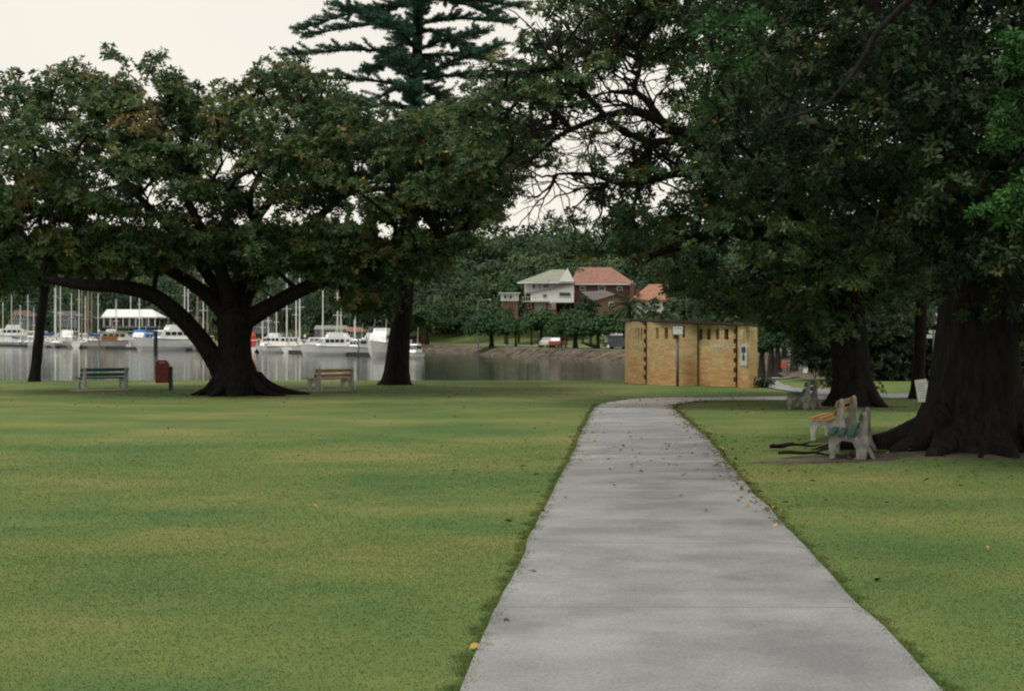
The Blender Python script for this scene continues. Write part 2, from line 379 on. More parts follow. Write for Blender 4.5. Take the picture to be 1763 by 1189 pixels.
# make both sides equally long lists by sampling on the parameter
def repar(pts, n):
    s = np.concatenate([[0], np.cumsum(np.linalg.norm(np.diff(pts, axis=0), axis=1))]); t = np.linspace(0, s[-1], n)
    return np.stack([np.interp(t, s, pts[:, k]) for k in (0, 1)], -1)
def seglists(PEs, step=.35):
    Ls, Rs = [], []
    A = [np.array(gnd(*p[0])) for p in PEs]; B = [np.array(gnd(*p[1])) for p in PEs]
    n = len(A)
    for i in range(n-1):
        m = max(2, int(max(np.linalg.norm(A[i+1]-A[i]), np.linalg.norm(B[i+1]-B[i]))/step))
        for k in range(m):
            t = k/m
            for src, dst in ((A, Ls), (B, Rs)):
                p0, p1, p2, p3 = src[max(i-1, 0)], src[i], src[i+1], src[min(i+2, n-1)]
                dst.append(.5*((2*p1)+(-p0+p2)*t+(2*p0-5*p1+4*p2-p3)*t*t+(-p0+3*p1-3*p2+p3)*t**3))
    Ls.append(A[-1]); Rs.append(B[-1]); return np.array(Ls), np.array(Rs)
Lp, Rp_ = seglists(PE)
jit = lambda n, s: (np.convolve(rng.normal(0, 1, n+4), np.ones(3)/3, 'same')[2:-2]*s)
dirn = unit(Rp_-Lp)
Lp = Lp+dirn*jit(len(Lp), .022)[:, None]; Rp_ = Rp_+dirn*jit(len(Rp_), .022)[:, None]
lattice('path', Lp, Rp_, .02, M_PATH)
PATHPOLY = np.concatenate([Lp, Rp_[::-1]])
def inpoly(x, y, P):
    ins = np.zeros(np.shape(x), bool); n = len(P)
    for i in range(n):
        a, b_ = P[i], P[(i+1) % n]
        if a[1] == b_[1]: continue
        ins ^= ((a[1] > y) != (b_[1] > y)) & (x < (b_[0]-a[0])*(y-a[1])/(b_[1]-a[1])+a[0])
    return ins
# side path behind the amenities block, and its spur
PB = [((1230, 652), (1200, 662)), ((1303, 651.5), (1303, 661.5)), ((1330, 654), (1318, 667)), ((1352, 663), (1345, 671)), ((1380, 668.5), (1385, 676)), ((1440, 671.5), (1440, 681)), ((1480, 672), (1480, 681))]
Lb, Rb = seglists(PB); lattice('side_path', Lb, Rb, .03, M_PATH, 6)
PC = [((1310, 650.3), (1310, 653)), ((1345, 646.5), (1347, 652.5)), ((1385, 645), (1385, 650)), ((1440, 644), (1440, 648)), ((1520, 644), (1520, 648))]
Lc, Rc = seglists(PC); lattice('spur_path', Lc, Rc, .042, M_PATH, 6)
# road along the far bank
M_ROAD = simple('asphalt', (.12, .125, .13), .8, .2, .8)
rp_ = []
for p, q in zip(WP[7:14], WP[8:15]):
    for t in np.linspace(0, 1, 10, endpoint=False):
        d = unit(q-p); nrm = np.array([d[1], -d[0]]); rp_.append(p+(q-p)*t+nrm*0)
rp_ = np.array(rp_); tg = unit(np.gradient(rp_, axis=0)); nr = np.stack([tg[:, 1], -tg[:, 0]], -1)
ksm = np.ones(9)/9
nr = unit(np.stack([np.convolve(np.pad(nr[:, k], 4, 'edge'), ksm, 'valid') for k in (0, 1)], -1))
lattice('far_road', (rp_+nr*14.)[8:], (rp_+nr*7.)[8:], .05, M_ROAD, 4)

# ------------------------------------------------------------------ grass blades and litter (uncountable)
def blades(n, y0, y1, hgt, wid, dens_fade=None):
    u = rng.random(n); D = 1/np.sqrt(1/y1**2+(1/y0**2-1/y1**2)*u) if False else np.sqrt(y0**2+(y1**2-y0**2)*u)
    X = (rng.random(n)*2-1)*(D*.42+1.2)
    keep = ~inpoly(X, D, PATHPOLY)
    sx = np.interp(D, gy, np.arange(len(gy))).astype(int); sy = np.clip(np.searchsorted(gx, X), 0, nx-1)
    keep &= (soil[sx, sy]+rng.random(n)*.5 < .75)
    if dens_fade: keep &= rng.random(n) > sm((D-dens_fade)/(y1-dens_fade))
    return X[keep], D[keep]
M_BLADE, nt, b = mat('grass_blades')
gc, g, noise = grass_color(nt)
ta = N(nt, 'ShaderNodeAttribute', attribute_name='tone'); tr = N(nt, 'ShaderNodeValToRGB'); e = tr.color_ramp.elements
e[0].color = (1.08, 1.12, 1.05, 1); e[1].color = (1.32, 1.28, 1.2, 1); nt.links.new(ta.outputs['Fac'], tr.inputs['Fac'])
mx = N(nt, 'ShaderNodeMix', data_type='RGBA', blend_type='MULTIPLY'); mx.inputs[0].default_value = 1
nt.links.new(gc, mx.inputs[6]); nt.links.new(tr.outputs['Color'], mx.inputs[7]); nt.links.new(mx.outputs[2], b.inputs['Base Color'])
b.inputs['Roughness'].default_value = .7; b.inputs['Specular IOR Level'].default_value = .2
tb = N(nt, 'ShaderNodeBsdfTranslucent'); nt.links.new(mx.outputs[2], tb.inputs['Color']); msb = N(nt, 'ShaderNodeMixShader'); msb.inputs[0].default_value = .45
nt.links.new(b.outputs[0], msb.inputs[1]); nt.links.new(tb.outputs[0], msb.inputs[2]); nt.links.new(msb.outputs[0], nt.nodes['Material Output'].inputs['Surface'])
Xs, Ds = [], []
for args in ((260000, 6.6, 15, 0, 0, 11), (260000, 12, 30, 0, 0, 17)):
    x, d = blades(*args); Xs.append(x); Ds.append(d)
ek = 26000
for E_ in (Lp, Rp_):
    sg = E_[(E_[:, 1] > 6.5) & (E_[:, 1] < 44)]; i_ = (rng.random(ek)**1.3*(len(sg)-1)).astype(int); f_ = rng.random(ek)
    q_ = sg[i_]*(1-f_)[:, None]+sg[np.minimum(i_+1, len(sg)-1)]*f_[:, None]; sgn = 1 if E_ is Lp else -1
    cl = .05*np.sin(q_[:, 1]*7.3+sgn)+.04*np.sin(q_[:, 1]*17.1)+.03*np.sin(q_[:, 1]*41)
    q_[:, 0] += sgn*(cl*.6+rng.normal(-.01, .03, ek)); Xs.append(q_[:, 0]); Ds.append(q_[:, 1])
X = np.concatenate(Xs); D = np.concatenate(Ds)
edge0 = len(X)-2*ek
# clusters: nudge blades toward tuft centres
n = len(X); Z = H(X, D)
hgt = rng.uniform(.005, .016, n)*(1+.3*(D > 14)); hgt[edge0:] = rng.uniform(.018, .038, n-edge0); az = rng.random(n)*2*np.pi; wv = np.stack([np.cos(az), np.sin(az), 0*az], -1)*(.0028+.00022*D)[:, None]
lean = np.stack([rng.normal(0, 1, n), rng.normal(0, 1, n), np.zeros(n)], -1)*(hgt*.7)[:, None]
B0 = np.stack([X, D, Z-.002], -1); T = B0+lean; T[:, 2] += hgt
V = np.stack([B0-wv, B0+wv, T], 1).reshape(-1, 3)
me = npmesh('grass', V, np.arange(n*3), 3, M_BLADE, rng.random(n)**1.5)
tag(link('grass', me), 'short mown grass blades on the lawn beside the path', 'grass', kind='stuff')
# fallen leaves
pts = []
def litter(cx, cy, sx, sy, n): pts.append(np.stack([rng.normal(cx, sx, n), rng.normal(cy, sy, n)], -1))
litter(7, 22, 3.5, 2.5, 500); litter(-9, 46, 4.5, 3, 420); litter(-4.3, 52, 3, 2.5, 160); litter(8.8, 37, 3.5, 3, 320); litter(6, 46, 3, 4, 100)
e_i = np.where((Rp_[:, 1] > 14) & (Rp_[:, 1] < 40))[0]; e_i = rng.choice(e_i, 420); pts.append(Rp_[e_i]+rng.normal(0, .11, (420, 2))); e_i = rng.integers(0, len(Lp), 110); pts.append(Lp[e_i]+rng.normal(0, .14, (110, 2)))
pts.append(np.stack([rng.uniform(-.5, 4.2, 26), rng.uniform(9, 38, 26)], -1)); pts.append(np.stack([rng.uniform(-14, 14, 200), rng.uniform(12, 56, 200)], -1))
pp = np.concatenate(pts); pp = pp[(sdist(pp[:, 0], pp[:, 1]) > 1) & (pp[:, 1] > 6)]; n = len(pp)
P = np.stack([pp[:, 0], pp[:, 1], H(pp[:, 0], pp[:, 1])+.034], -1)
az = rng.random(n)*2*np.pi; A = np.stack([np.cos(az), np.sin(az), rng.normal(0, .2, n)], -1); Nn = np.stack([rng.normal(0, .35, n), rng.normal(0, .35, n), np.ones(n)], -1)
me = leaves('fallen_leaves', P, A, Nn, rng.uniform(.05, .11, n), rng.uniform(.025, .05, n), rng.random(n)**1.3, M_LITTER)
tag(link('fallen_leaves', me), 'brown and yellow fallen leaves scattered on grass and path edges', 'leaf litter', kind='stuff')

# ------------------------------------------------------------------ tree machinery
def pinpoly(px, py, P):
    return inpoly(px, py, np.array(P, float))
def edge_dist(px, py, P):
    P = np.array(P, float); d = np.full(np.shape(px), 1e9); n = len(P)
    for i in range(n):
        a, b_ = P[i], P[(i+1) % n]; ab = b_-a
        t = np.clip(((px-a[0])*ab[0]+(py-a[1])*ab[1])/(ab@ab), 0, 1)
        d = np.minimum(d, np.hypot(px-a[0]-t*ab[0], py-a[1]-t*ab[1]))
    return d
def clumps_in(poly, D0, T, n, r0, r1, holes=(), E=110, mind=.8, tries=30000):
    """clump centres (world) filling a crown whose outline is given at distance D0"""
    P = np.array(poly, float); lo, hi = P.min(0), P.max(0); out = []; rad = []
    c = rng.random((tries, 2))*(hi-lo)+lo; ok = pinpoly(c[:, 0], c[:, 1], P); c = c[ok]; e = edge_dist(c[:, 0], c[:, 1], P)
    arr = np.zeros((0, 3))
    for (px, py), ed in zip(c, e):
        r = rng.uniform(r0, r1); rp = r/D0*F
        if ed < rp*.55: continue
        if any((px-h[0])**2+(py-h[1])**2 < (h[2]+rp*.45)**2 for h in holes): continue
        dd = T*math.sqrt(min(1, ed/E))*rng.uniform(-1, 1)
        p = np.array([(px-CX)/F*D0, D0+dd, EYE-(py-HY)/F*D0])
        if len(arr) and np.min(np.linalg.norm(arr-p, axis=1)) < mind*r: continue
        arr = np.vstack([arr, p]); rad.append(r)
        if len(rad) >= n: break
    return arr, np.array(rad)
def frusta(P0, P1, r0, r1, k=6):
    n = len(P0); d = unit(P1-P0); ref = np.where(np.abs(d[:, 2:3]) < .9, np.array([[0, 0, 1.]]), np.array([[1., 0, 0]]))
    u = unit(np.cross(d, ref)); w = np.cross(d, u); a = np.arange(k)*2*np.pi/k
    ring = u[:, None, :]*np.cos(a)[None, :, None]+w[:, None, :]*np.sin(a)[None, :, None]
    V = np.concatenate([P0[:, None, :]+ring*r0[:, None, None], P1[:, None, :]+ring*r1[:, None, None]], 1).reshape(-1, 3)
    j = np.arange(k); q = np.stack([j, (j+1) % k, (j+1) % k+k, j+k], -1)
    f = (q[None]+(np.arange(n)*2*k)[:, None, None]).reshape(-1, 4)
    return V, f
def smooth_line(pts, step=.35):
    return resample(pts, step)
def big_tube(pts, rad, k=20, lobes=None, noise=.05, seed=0):
    """pts (n,3), rad (n,), lobes: list of (angle, width, strength, height) buttresses"""
    rg = np.random.default_rng(seed); pts = np.asarray(pts); n = len(pts); a = np.arange(k)*2*np.pi/k
    d = unit(np.gradient(pts, axis=0)); V = []
    ph = rg.random(6)*6.28
    u = None
    for i in range(n):
        if u is None: u = np.cross(d[i], [0, 1, 0.01]); u = u/np.linalg.norm(u)
        u = u-d[i]*(u@d[i]); u = u/np.linalg.norm(u); w = np.cross(d[i], u)
        z = pts[i, 2]; rr = np.ones(k)
        rr += noise*(np.sin(3*a+ph[0]+z*.5)+.6*np.sin(5*a+ph[1]-z*.8)+.4*np.sin(9*a+ph[2]+z*.4)+.6*np.sin(z*3+ph[3]+2*a))
        if lobes:
            for (la, lw, ls, lh) in lobes:
                da = (a-la+np.pi) % (2*np.pi)-np.pi
                rr += ls*np.exp(-(da/lw)**2)*math.exp(-max(z, 0)/lh*1.6)
        V.append(pts[i]+(u[None]*np.cos(a)[:, None]+w[None]*np.sin(a)[:, None])*(rad[i]*rr)[:, None])
    V = np.concatenate(V); q = np.arange(n*k).reshape(n, k)
    f = np.stack([q[:-1], np.roll(q, -1, 1)[:-1], np.roll(q, -1, 1)[1:], q[1:]], -1).reshape(-1, 4)
    return V, f
class Tree:
    def __init__(s, name, base, label, cat='tree', group=None):
        s.root = empty(name, base, 0, label, cat, group); s.base = np.array(base, float)
        s.VF = []; s.nodes = []; s.par = []; s.fix = []; s.leafP = []; s.leafA = []; s.leafN = []; s.leafL = []; s.leafT = []
    def limb(s, pts, rad, k=14, lobes=None, noise=.05, attach=None, step=.35, seed=0):
        pts = np.array([tuple(p) for p in pts], float); L = np.linalg.norm(np.diff(pts, axis=0), axis=1); t = np.concatenate([[0], np.cumsum(L)])
        q = smooth_line(pts, step); tq = np.concatenate([[0], np.cumsum(np.linalg.norm(np.diff(q, axis=0), axis=1))])
        rq = np.interp(tq/tq[-1], t/t[-1], rad)
        q = q.copy()
        if k < 18: q[1:-1] += rng.normal(0, .012, q[1:-1].shape)*rq[1:-1, None]*2
        s.VF.append(big_tube(q, rq, k, lobes, noise, seed))
        b = len(s.nodes)
        for i, p in enumerate(q):
            s.nodes.append(p); s.fix.append(rq[i]); s.par.append(b+i-1 if i else (attach if attach is not None else -1))
        return b
    def grow(s, C, wig=.12, minz=1.2, r_tip=.016, pw=.5, k=6, skip=0):
        nodes = list(s.nodes); n0 = len(nodes); tips = [0]*n0
        cand = np.array(nodes); allowed = cand[:, 2] > minz+s.base[2]
        d = np.array([np.min(np.linalg.norm(cand[allowed]-c, axis=1)) for c in C]); order = np.argsort(d)
        arr = np.zeros((n0+len(C)*14, 3)); arr[:n0] = cand; ok = np.zeros(len(arr), bool); ok[:n0] = allowed
        pl = np.zeros(len(arr)); m = n0; par = list(s.par)
        for ci in order:
            c = C[ci]; dist = np.linalg.norm(arr[:m]-c, axis=1)+.22*pl[:m]; dist[~ok[:m]] = 1e9
            j = int(np.argmin(dist)); p = arr[j]; L = np.linalg.norm(c-p); st = max(1, min(12, int(L/.55)))
            ctrl = (p+c)/2+np.array([rng.normal(0, wig), rng.normal(0, wig), rng.normal(.10, wig)])*L
            prev = j
            for q in range(1, st+1):
                t = q/st; x = (1-t)**2*p+2*t*(1-t)*ctrl+t*t*c+rng.normal(0, .05, 3)*(t < 1)
                if m >= len(arr): break
                arr[m] = x; ok[m] = True; pl[m] = pl[prev]+L/st; par.append(prev); tips.append(0); prev = m; m += 1
            tips[prev] += 1
        for i in range(m-1, -1, -1):
            if par[i] >= 0: tips[par[i]] += tips[i]
        r = r_tip*np.maximum(np.array(tips), 1)**pw
        for i in range(n0): r[i] = min(r[i], s.fix[i])
        par = np.array(par); I = np.arange(n0, m)
        V, f = frusta(arr[par[I]], arr[I]+(arr[I]-arr[par[I]])*.03, np.minimum(r[par[I]], r[I]*1.5), r[I], k); s.VF.append((V, f))
    def foliage(s, C, Rd, per, nl=8, L=(.15, .24), flat=.75, tone_c=.5, tone_s=.18, twig=.2, holes=(), zcut=None, up=.5, shell=.55, ar=.42):
        P0, O = [], []; T = []; cen = []
        for c, r in zip(C, Rd):
            n = int(per*r*r); v = unit(rng.normal(0, 1, (n, 3))); v[:, 2] = np.where(v[:, 2] < -.35, -v[:, 2]*rng.random(n), v[:, 2])
            q = c+v*np.array([1, 1, flat])*(r*(shell+(1.08-shell)*rng.random(n)))[:, None]+rng.normal(0, .05*r, (n, 3))
            P0.append(q); O.append(unit(v+np.array([0, 0, up]))); T.append(np.full(n, rng.normal(tone_c, tone_s))); cen.append(np.repeat(c[None], n, 0))
        P0 = np.concatenate(P0); O = np.concatenate(O); T = np.concatenate(T); cen = np.concatenate(cen)
        keep = np.ones(len(P0), bool)
        px = CX+P0[:, 0]/P0[:, 1]*F; py = HY-(P0[:, 2]-EYE)/P0[:, 1]*F
        for (hx, hy, hr) in holes:
            keep &= ~(((px-hx)**2+(py-hy)**2 < hr**2) & (rng.random(len(px)) < .93))
        P0, O, T, cen = P0[keep], O[keep], T[keep], cen[keep]; n = len(P0)
        # twigs
        if twig:
            I = rng.random(n) < twig
            a = cen[I]*.75+P0[I]*.25; V, f = frusta(a, P0[I], np.full(I.sum(), .012), np.full(I.sum(), .005), 3); s.VF.append((V, f))
        k = nl; ref = unit(rng.normal(0, 1, (n, 3))); U = unit(np.cross(O, ref)); Wv = np.cross(O, U)
        ang = (np.arange(k)*2.4)[None, :]+rng.random((n, 1))*6.28+rng.normal(0, .3, (n, k))
        rad = U[:, None, :]*np.cos(ang)[..., None]+Wv[:, None, :]*np.sin(ang)[..., None]
        A = unit(rad+O[:, None, :]*rng.uniform(-.15, .95, (n, k, 1))+rng.normal(0, .15, (n, k, 3)))
        P = np.repeat(P0[:, None, :], k, 1)+A*.02
        Ll = rng.uniform(L[0], L[1], (n, k))
        Tn = T[:, None]+rng.normal(0, .16, (n, 1))+rng.normal(0, .11, (n, k))
        Tn = np.clip(Tn, 0, .97); Tn = np.where(rng.random((n, k)) < .0025, 1., Tn)
        s.leafP.append(P.reshape(-1, 3)); s.leafA.append(A.reshape(-1, 3)); s.leafN.append(np.repeat(O[:, None, :], k, 1).reshape(-1, 3)+rng.normal(0, .25, (n*k, 3)))
        s.leafL.append(Ll.ravel()); s.leafT.append(Tn.ravel()); s.ar = ar
    def finish(s, bark, leafm, tmpl=HEX, part='trunk'):
        b = s.base; V = []; f = []; o = 0
        for (v, q) in s.VF: V.append(v-b); f.append(q+o); o += len(v)
        link(part, npmesh(part, np.concatenate(V), np.concatenate(f), 4, bark, smooth=True), s.root)
        if s.leafP:
            P = np.concatenate(s.leafP)-b; L = np.concatenate(s.leafL)
            link('crown', leaves('crown', P, np.concatenate(s.leafA), np.concatenate(s.leafN), L, L*s.ar, np.concatenate(s.leafT), leafm, tmpl), s.root)
        return s.root

# ------------------------------------------------------------------ left spreading fig
HOLES_L = [(18, 315, 13), (70, 349, 9), (50, 395, 15), (67, 252, 7), (144, 204, 10), (55, 286, 8), (196, 319, 9), (252, 343, 14), (268, 386, 9), (288, 398, 9), (388, 278, 14),
           (425, 315, 17), (459, 367, 18), (414, 382, 14), (344, 375, 11), (262, 158, 16), (614, 375, 15), (590, 380, 11), (662, 404, 13), (690, 212, 14), (444, 299, 12), (610, 345, 9), (658, 331, 8),
           (12, 200, 11), (300, 345, 8), (100, 400, 9), (130, 380, 8), (375, 330, 7), (470, 210, 6), (540, 395, 8), (20, 430, 7), (720, 390, 8), (780, 400, 12), (640, 300, 6), (160, 330, 7), (560, 340, 8)]
HOLES_L = [(x, y, r*.8) for x, y, r in HOLES_L]
D1 = 46.0
a_ = lambda px, py, dd=0: at(px, py, D1+dd)
t1 = Tree('fig_tree', (a_(400, 677).x, D1, 0.0), 'broad spreading fig tree with forked dark trunk on the left lawn')
lob = [(.3, .35, .9, .55), (1.6, .4, .5, .6), (2.9, .35, .55, .5), (4.2, .4, .5, .5), (5.3, .3, .5, .6)]
t1.limb([(a_(410, 0).x, D1, -.25), a_(408, 655), a_(403, 620), a_(402, 580), a_(404, 545), a_(405, 530)], [.84, .68, .56, .53, .60, .50], 26, lob, .045, seed=1)
nb = len(t1.nodes)-1
t1.limb([a_(385, 648), a_(362, 605, -.2), a_(335, 572, -.4), a_(300, 535, -.8), a_(262, 508, -1.2), a_(210, 494, -2), a_(140, 490, -3), (a_(70, 480, -3.5))], [.34, .31, .28, .27, .25, .22, .18, .10], 14, None, .05, attach=3, seed=2)
t1.limb([a_(402, 556), a_(375, 525, .4), a_(345, 498, .8), a_(300, 470, 1.5), a_(230, 430, 2.), a_(160, 390, 2.5)], [.34, .27, .22, .19, .14, .09], 12, None, .05, attach=nb-1, seed=3)
t1.limb([a_(412, 556), a_(445, 540), a_(480, 520, -.3), a_(515, 502, -.6), a_(545, 488, -.8), a_(610, 470, -1.3), a_(690, 440, -1.8), a_(770, 400, -2)], [.36, .28, .25, .24, .21, .17, .12, .08], 14, None, .05, attach=nb-1, seed=4)
t1.limb([a_(405, 545), a_(412, 490, .8), a_(425, 430, 1.2), a_(437, 385, 1.2), a_(462, 350, 1.0), a_(500, 310, .8), a_(540, 250, .5)], [.33, .26, .19, .16, .13, .10, .07], 12, None, .06, attach=nb, seed=5)
t1.limb([a_(400, 545), a_(385, 480, -1), a_(360, 420, -2), a_(330, 360, -3), a_(300, 280, -3), a_(270, 200, -3)], [.30, .2, .16, .13, .10, .06], 12, None, .05, attach=nb, seed=6)
t1.limb([a_(408, 545), a_(450, 470, 2.5), a_(520, 400, 4), a_(600, 330, 5), a_(680, 270, 5)], [.28, .19, .15, .12, .07], 12, None, .05, attach=nb, seed=7)
t1.limb([a_(404, 545), a_(340, 450, 3), a_(250, 350, 5), a_(150, 260, 6)], [.28, .18, .13, .07], 12, None, .05, attach=nb, seed=8)
t1.limb([a_(437, 385, 1.2), a_(430, 340, 1), a_(450, 290, .5), a_(440, 230, 0)], [.13, .11, .08, .05], 10, None, .05, attach=nb+60, seed=9)
for k, (x0, x1, y1, dd) in enumerate(((430, 535, 679, -.3), (425, 500, 683, -1.2), (378, 340, 677, -.8), (398, 380, 684, -1.6), (440, 490, 673, .8))):
    t1.limb([a_(x0, 650), (a_((x0+x1)/2, 0).x, D1+dd*.6, .10), (a_(x1, 0).x, D1+dd, -.03)], [.26, .12, .04], 8, None, .1, step=.25, seed=20+k); 
poly = [(-90, 140), (-20, 150), (15, 128), (50, 160), (95, 150), (120, 112), (165, 122), (185, 100), (215, 140), (245, 112), (285, 100), (320, 130), (345, 165), (385, 165), (420, 160), (442, 120), (500, 104), (545, 118),
        (580, 140), (640, 190), (690, 195), (740, 185), (800, 180), (860, 195), (900, 250), (905, 330), (860, 400), (800, 450), (760, 500), (700, 510), (655, 560), (600, 560), (560, 510), (500, 480), (445, 520), (425, 520), (370, 478), (310, 470), (260, 488), (200, 505), (100, 500), (60, 495), (20, 520), (-90, 520)]
C, Rd = clumps_in(poly, D1, 5.5, 900, .40, .80, HOLES_L, E=150, mind=.76); print('t1', len(C))
Cx, Rx = clumps_in([(70, 400), (560, 380), (700, 430), (690, 520), (650, 555), (610, 540), (560, 500), (500, 470), (440, 512), (370, 470), (260, 480), (110, 485)], D1-1.5, 2.5, 110, .38, .62, HOLES_L, E=60, mind=.8)
for pl_, D_, n_ in (([(300, 250), (480, 240), (520, 400), (440, 440), (330, 420)], 45, 34), ([(530, 190), (760, 200), (880, 260), (840, 420), (700, 440), (560, 420)], 47.5, 110), ([(-60, 300), (120, 300), (200, 440), (120, 480), (-60, 480)], 46, 60)):
    Cq, Rq = clumps_in(pl_, D_, 3, n_, .36, .6, HOLES_L, E=60, mind=.8); Cx = np.concatenate([Cx, Cq]); Rx = np.concatenate([Rx, Rq])
C = np.concatenate([C, Cx]); Rd = np.concatenate([Rd, Rx])
t1.grow(C, minz=2.0)
t1.foliage(C, Rd, 66, 8, (.12, .20), tone_c=.52, tone_s=.17, holes=HOLES_L)
# isolated sprays poking out of the top
sp = [(183, 92), (197, 100), (208, 112), (255, 118), (275, 108), (440, 130), (430, 150), (378, 152), (395, 160), (20, 130), (120, 118), (525, 108), (345, 150)]
C2 = np.array([tuple(at(x, y, D1+random.uniform(-1, 1))) for x, y in sp]); t1.foliage(C2, np.full(len(C2), .32), 70, 9, (.14, .22), tone_c=.35, twig=.6)
t1.finish(M_BARK, M_FIG)

# ------------------------------------------------------------------ right second fig (trunk at D38) reaching left over the amenities block
HOLES_R = [(1088, 118, 16), (1110, 128, 10), (1140, 122, 10), (1060, 168, 11), (1085, 182, 12), (1130, 175, 12), (1150, 195, 10), (1010, 212, 13), (1040, 208, 9), (1000, 240, 14), (1035, 262, 13), (1050, 285, 9), (1075, 235, 8), (1105, 225, 8),
           (1180, 205, 9), (1010, 300, 10), (985, 270, 10), (960, 305, 10), (930, 290, 18), (1000, 345, 12), (1030, 370, 9), (1015, 395, 8), (945, 385, 12), (915, 395, 12), (1052, 410, 6), (1100, 380, 5), (930, 345, 14), (965, 350, 12), (1110, 200, 9), (1070, 205, 9), (980, 330, 12), (1020, 230, 10), (1060, 260, 10), (1095, 255, 7), (905, 370, 14), (1125, 215, 8), (1160, 150, 8), (1120, 148, 7),
           (905, 300, 14), (900, 345, 14), (885, 400, 16), (860, 375, 10), (840, 345, 10), (1270, 105, 9), (1245, 95, 6), (1325, 55, 8), (1440, 25, 7), (1275, 60, 6), (1630, 140, 7), (1725, 280, 7), (1160, 300, 5)]
HOLES_R = [(x, y, r*1.12) for x, y, r in HOLES_R]
D2 = 38.0
b_ = lambda px, py, dd=0: at(px, py, D2+dd)
t2 = Tree('fig_tree', (b_(1468, 697).x, D2, 0), 'tall dark fig tree behind the small side-on green bench, limbs over the brick block')
lob = [(.2, .3, .8, .45), (2.8, .35, .4, .5), (4.4, .4, .5, .5), (1.3, .3, .4, .5)]
t2.limb([(b_(1468, 0).x, D2, -.2), b_(1468, 685), b_(1465, 650), b_(1462, 600), b_(1455, 540), b_(1440, 470), b_(1410, 400)], [.66, .58, .50, .48, .50, .46, .38], 22, lob, .05, seed=31)
nb = len(t2.nodes)-1
t2.limb([b_(1415, 410), b_(1360, 400, -1), b_(1300, 405, -1.5), b_(1240, 395, -2), b_(1180, 420, -2.5), b_(1120, 440, -3)], [.30, .24, .2, .16, .12, .07], 12, attach=nb, seed=32)
t2.limb([b_(1410, 400), b_(1350, 330, -1), b_(1290, 300, -2), b_(1210, 250, -2.5), b_(1140, 210, -3), b_(1090, 190, -3.2), b_(1030, 205, -3.4), b_(960, 235, -3.6), b_(900, 290, -4)], [.30, .23, .18, .145, .12, .10, .075, .055, .03], 12, attach=nb, seed=33)
t2.limb([b_(1140, 210, -3), b_(1110, 170, -3), b_(1090, 150, -3), b_(1105, 100, -3), b_(1060, 40, -3)], [.10, .08, .065, .045, .03], 10, attach=nb+20, seed=34)
t2.limb([b_(1290, 300, -2), b_(1240, 300, -2), b_(1160, 300, -2.4), b_(1080, 320, -2.6), b_(1020, 300, -2.8), b_(960, 300, -3)], [.15, .12, .10, .075, .055, .03], 10, attach=nb+12, seed=35)
t2.limb([b_(1180, 235, -2.8), b_(1120, 245, -3), b_(1060, 215, -3.4), b_(1000, 150, -3.6), b_(960, 90, -3.6)], [.10, .085, .07, .045, .025], 10, attach=nb+18, seed=38)
t2.limb([b_(1410, 400), b_(1345, 330, 1), b_(1328, 250, 1), b_(1320, 150, 1), b_(1300, 20, 1)], [.34, .28, .24, .2, .14], 12, attach=nb, seed=36)
t2.limb([b_(1430, 440), b_(1500, 380, 1), b_(1560, 300, 1), b_(1600, 150, 2)], [.28, .22, .17, .1], 12, attach=nb-2, seed=37)
t2.limb([b_(1480, 650), (b_(1497, 0).x, D2-.4, .16), (b_(1518, 0).x, D2-.6, -.03)], [.3, .16, .05], 8, None, .1, step=.25, seed=39)
poly = [(905, 60), (925, -40), (1100, -180), (1500, -180), (1680, 100), (1640, 450), (1600, 545), (1560, 560), (1500, 570), (1440, 585), (1400, 610), (1350, 560), (1310, 570), (1285, 560), (1240, 530), (1200, 555), (1165, 520), (1110, 500), (1080, 460), (1020, 475), (970, 460), (900, 440),
        (880, 425), (950, 410), (1000, 420), (950, 370), (910, 330), (880, 290), (800, 320), (770, 300), (760, 250), (800, 180), (795, 110), (830, 85), (860, 150)]
C, Rd = clumps_in(poly, D2, 5.5, 1100, .36, .70, HOLES_R, E=130, mind=.78); print('t2', len(C))
# bare finger-like branchlets over the sky gap
nd = np.array(t2.nodes); npx = CX+nd[:, 0]/nd[:, 1]*F; npy = HY-(nd[:, 2]-EYE)/nd[:, 1]*F
cand = np.where((npx > 915) & (npx < 1190) & (npy > 60) & (npy < 320))[0]; bq0, bq1, bs0, bs1 = [], [], [], []
def walk(p, d, r, n, dep):
    for q in range(n):
        d = unit(d+rng.normal(0, .28, 3)+np.array([0, 0, .03])); p2 = p+d*.17; r2 = r*.90
        bq0.append(p); bq1.append(p2+d*.01); bs0.append(r); bs1.append(r2); p, r = p2, r2
        if dep and rng.random() < .34: walk(p, unit(d+rng.normal(0, .8, 3)), r*.8, max(3, int(n*.65)), dep-1)
for i in rng.choice(cand, 40):
    dd = rng.normal(0, 1, 3); dd[0] = -abs(dd[0]); walk(nd[i], unit(dd+np.array([-.4, 0, .2])), rng.uniform(.03, .055), 13, 2)
t2.VF.append(frusta(np.array(bq0), np.array(bq1), np.array(bs0), np.array(bs1), 5))
ends = np.array(bq1)[np.array(bs1) < .013]
Ce = ends[rng.choice(len(ends), min(len(ends), 85), replace=False)]
for pl_, D_, n_ in (([(1180, 480), (1330, 480), (1335, 575), (1290, 572), (1250, 556), (1200, 556)], 45, 30), ([(1300, 500), (1460, 520), (1450, 600), (1395, 622), (1345, 590), (1310, 570)], 42, 45)):
    Cx, Rx = clumps_in(pl_, D_, 1.5, n_, .35, .6, (), E=50, mind=.75); C = np.concatenate([C, Cx]); Rd = np.concatenate([Rd, Rx])
t2.grow(C, minz=4.0, r_tip=.014)
t2.foliage(Ce, np.full(len(Ce), .22), 130, 7, (.10, .16), tone_c=.5, twig=0)
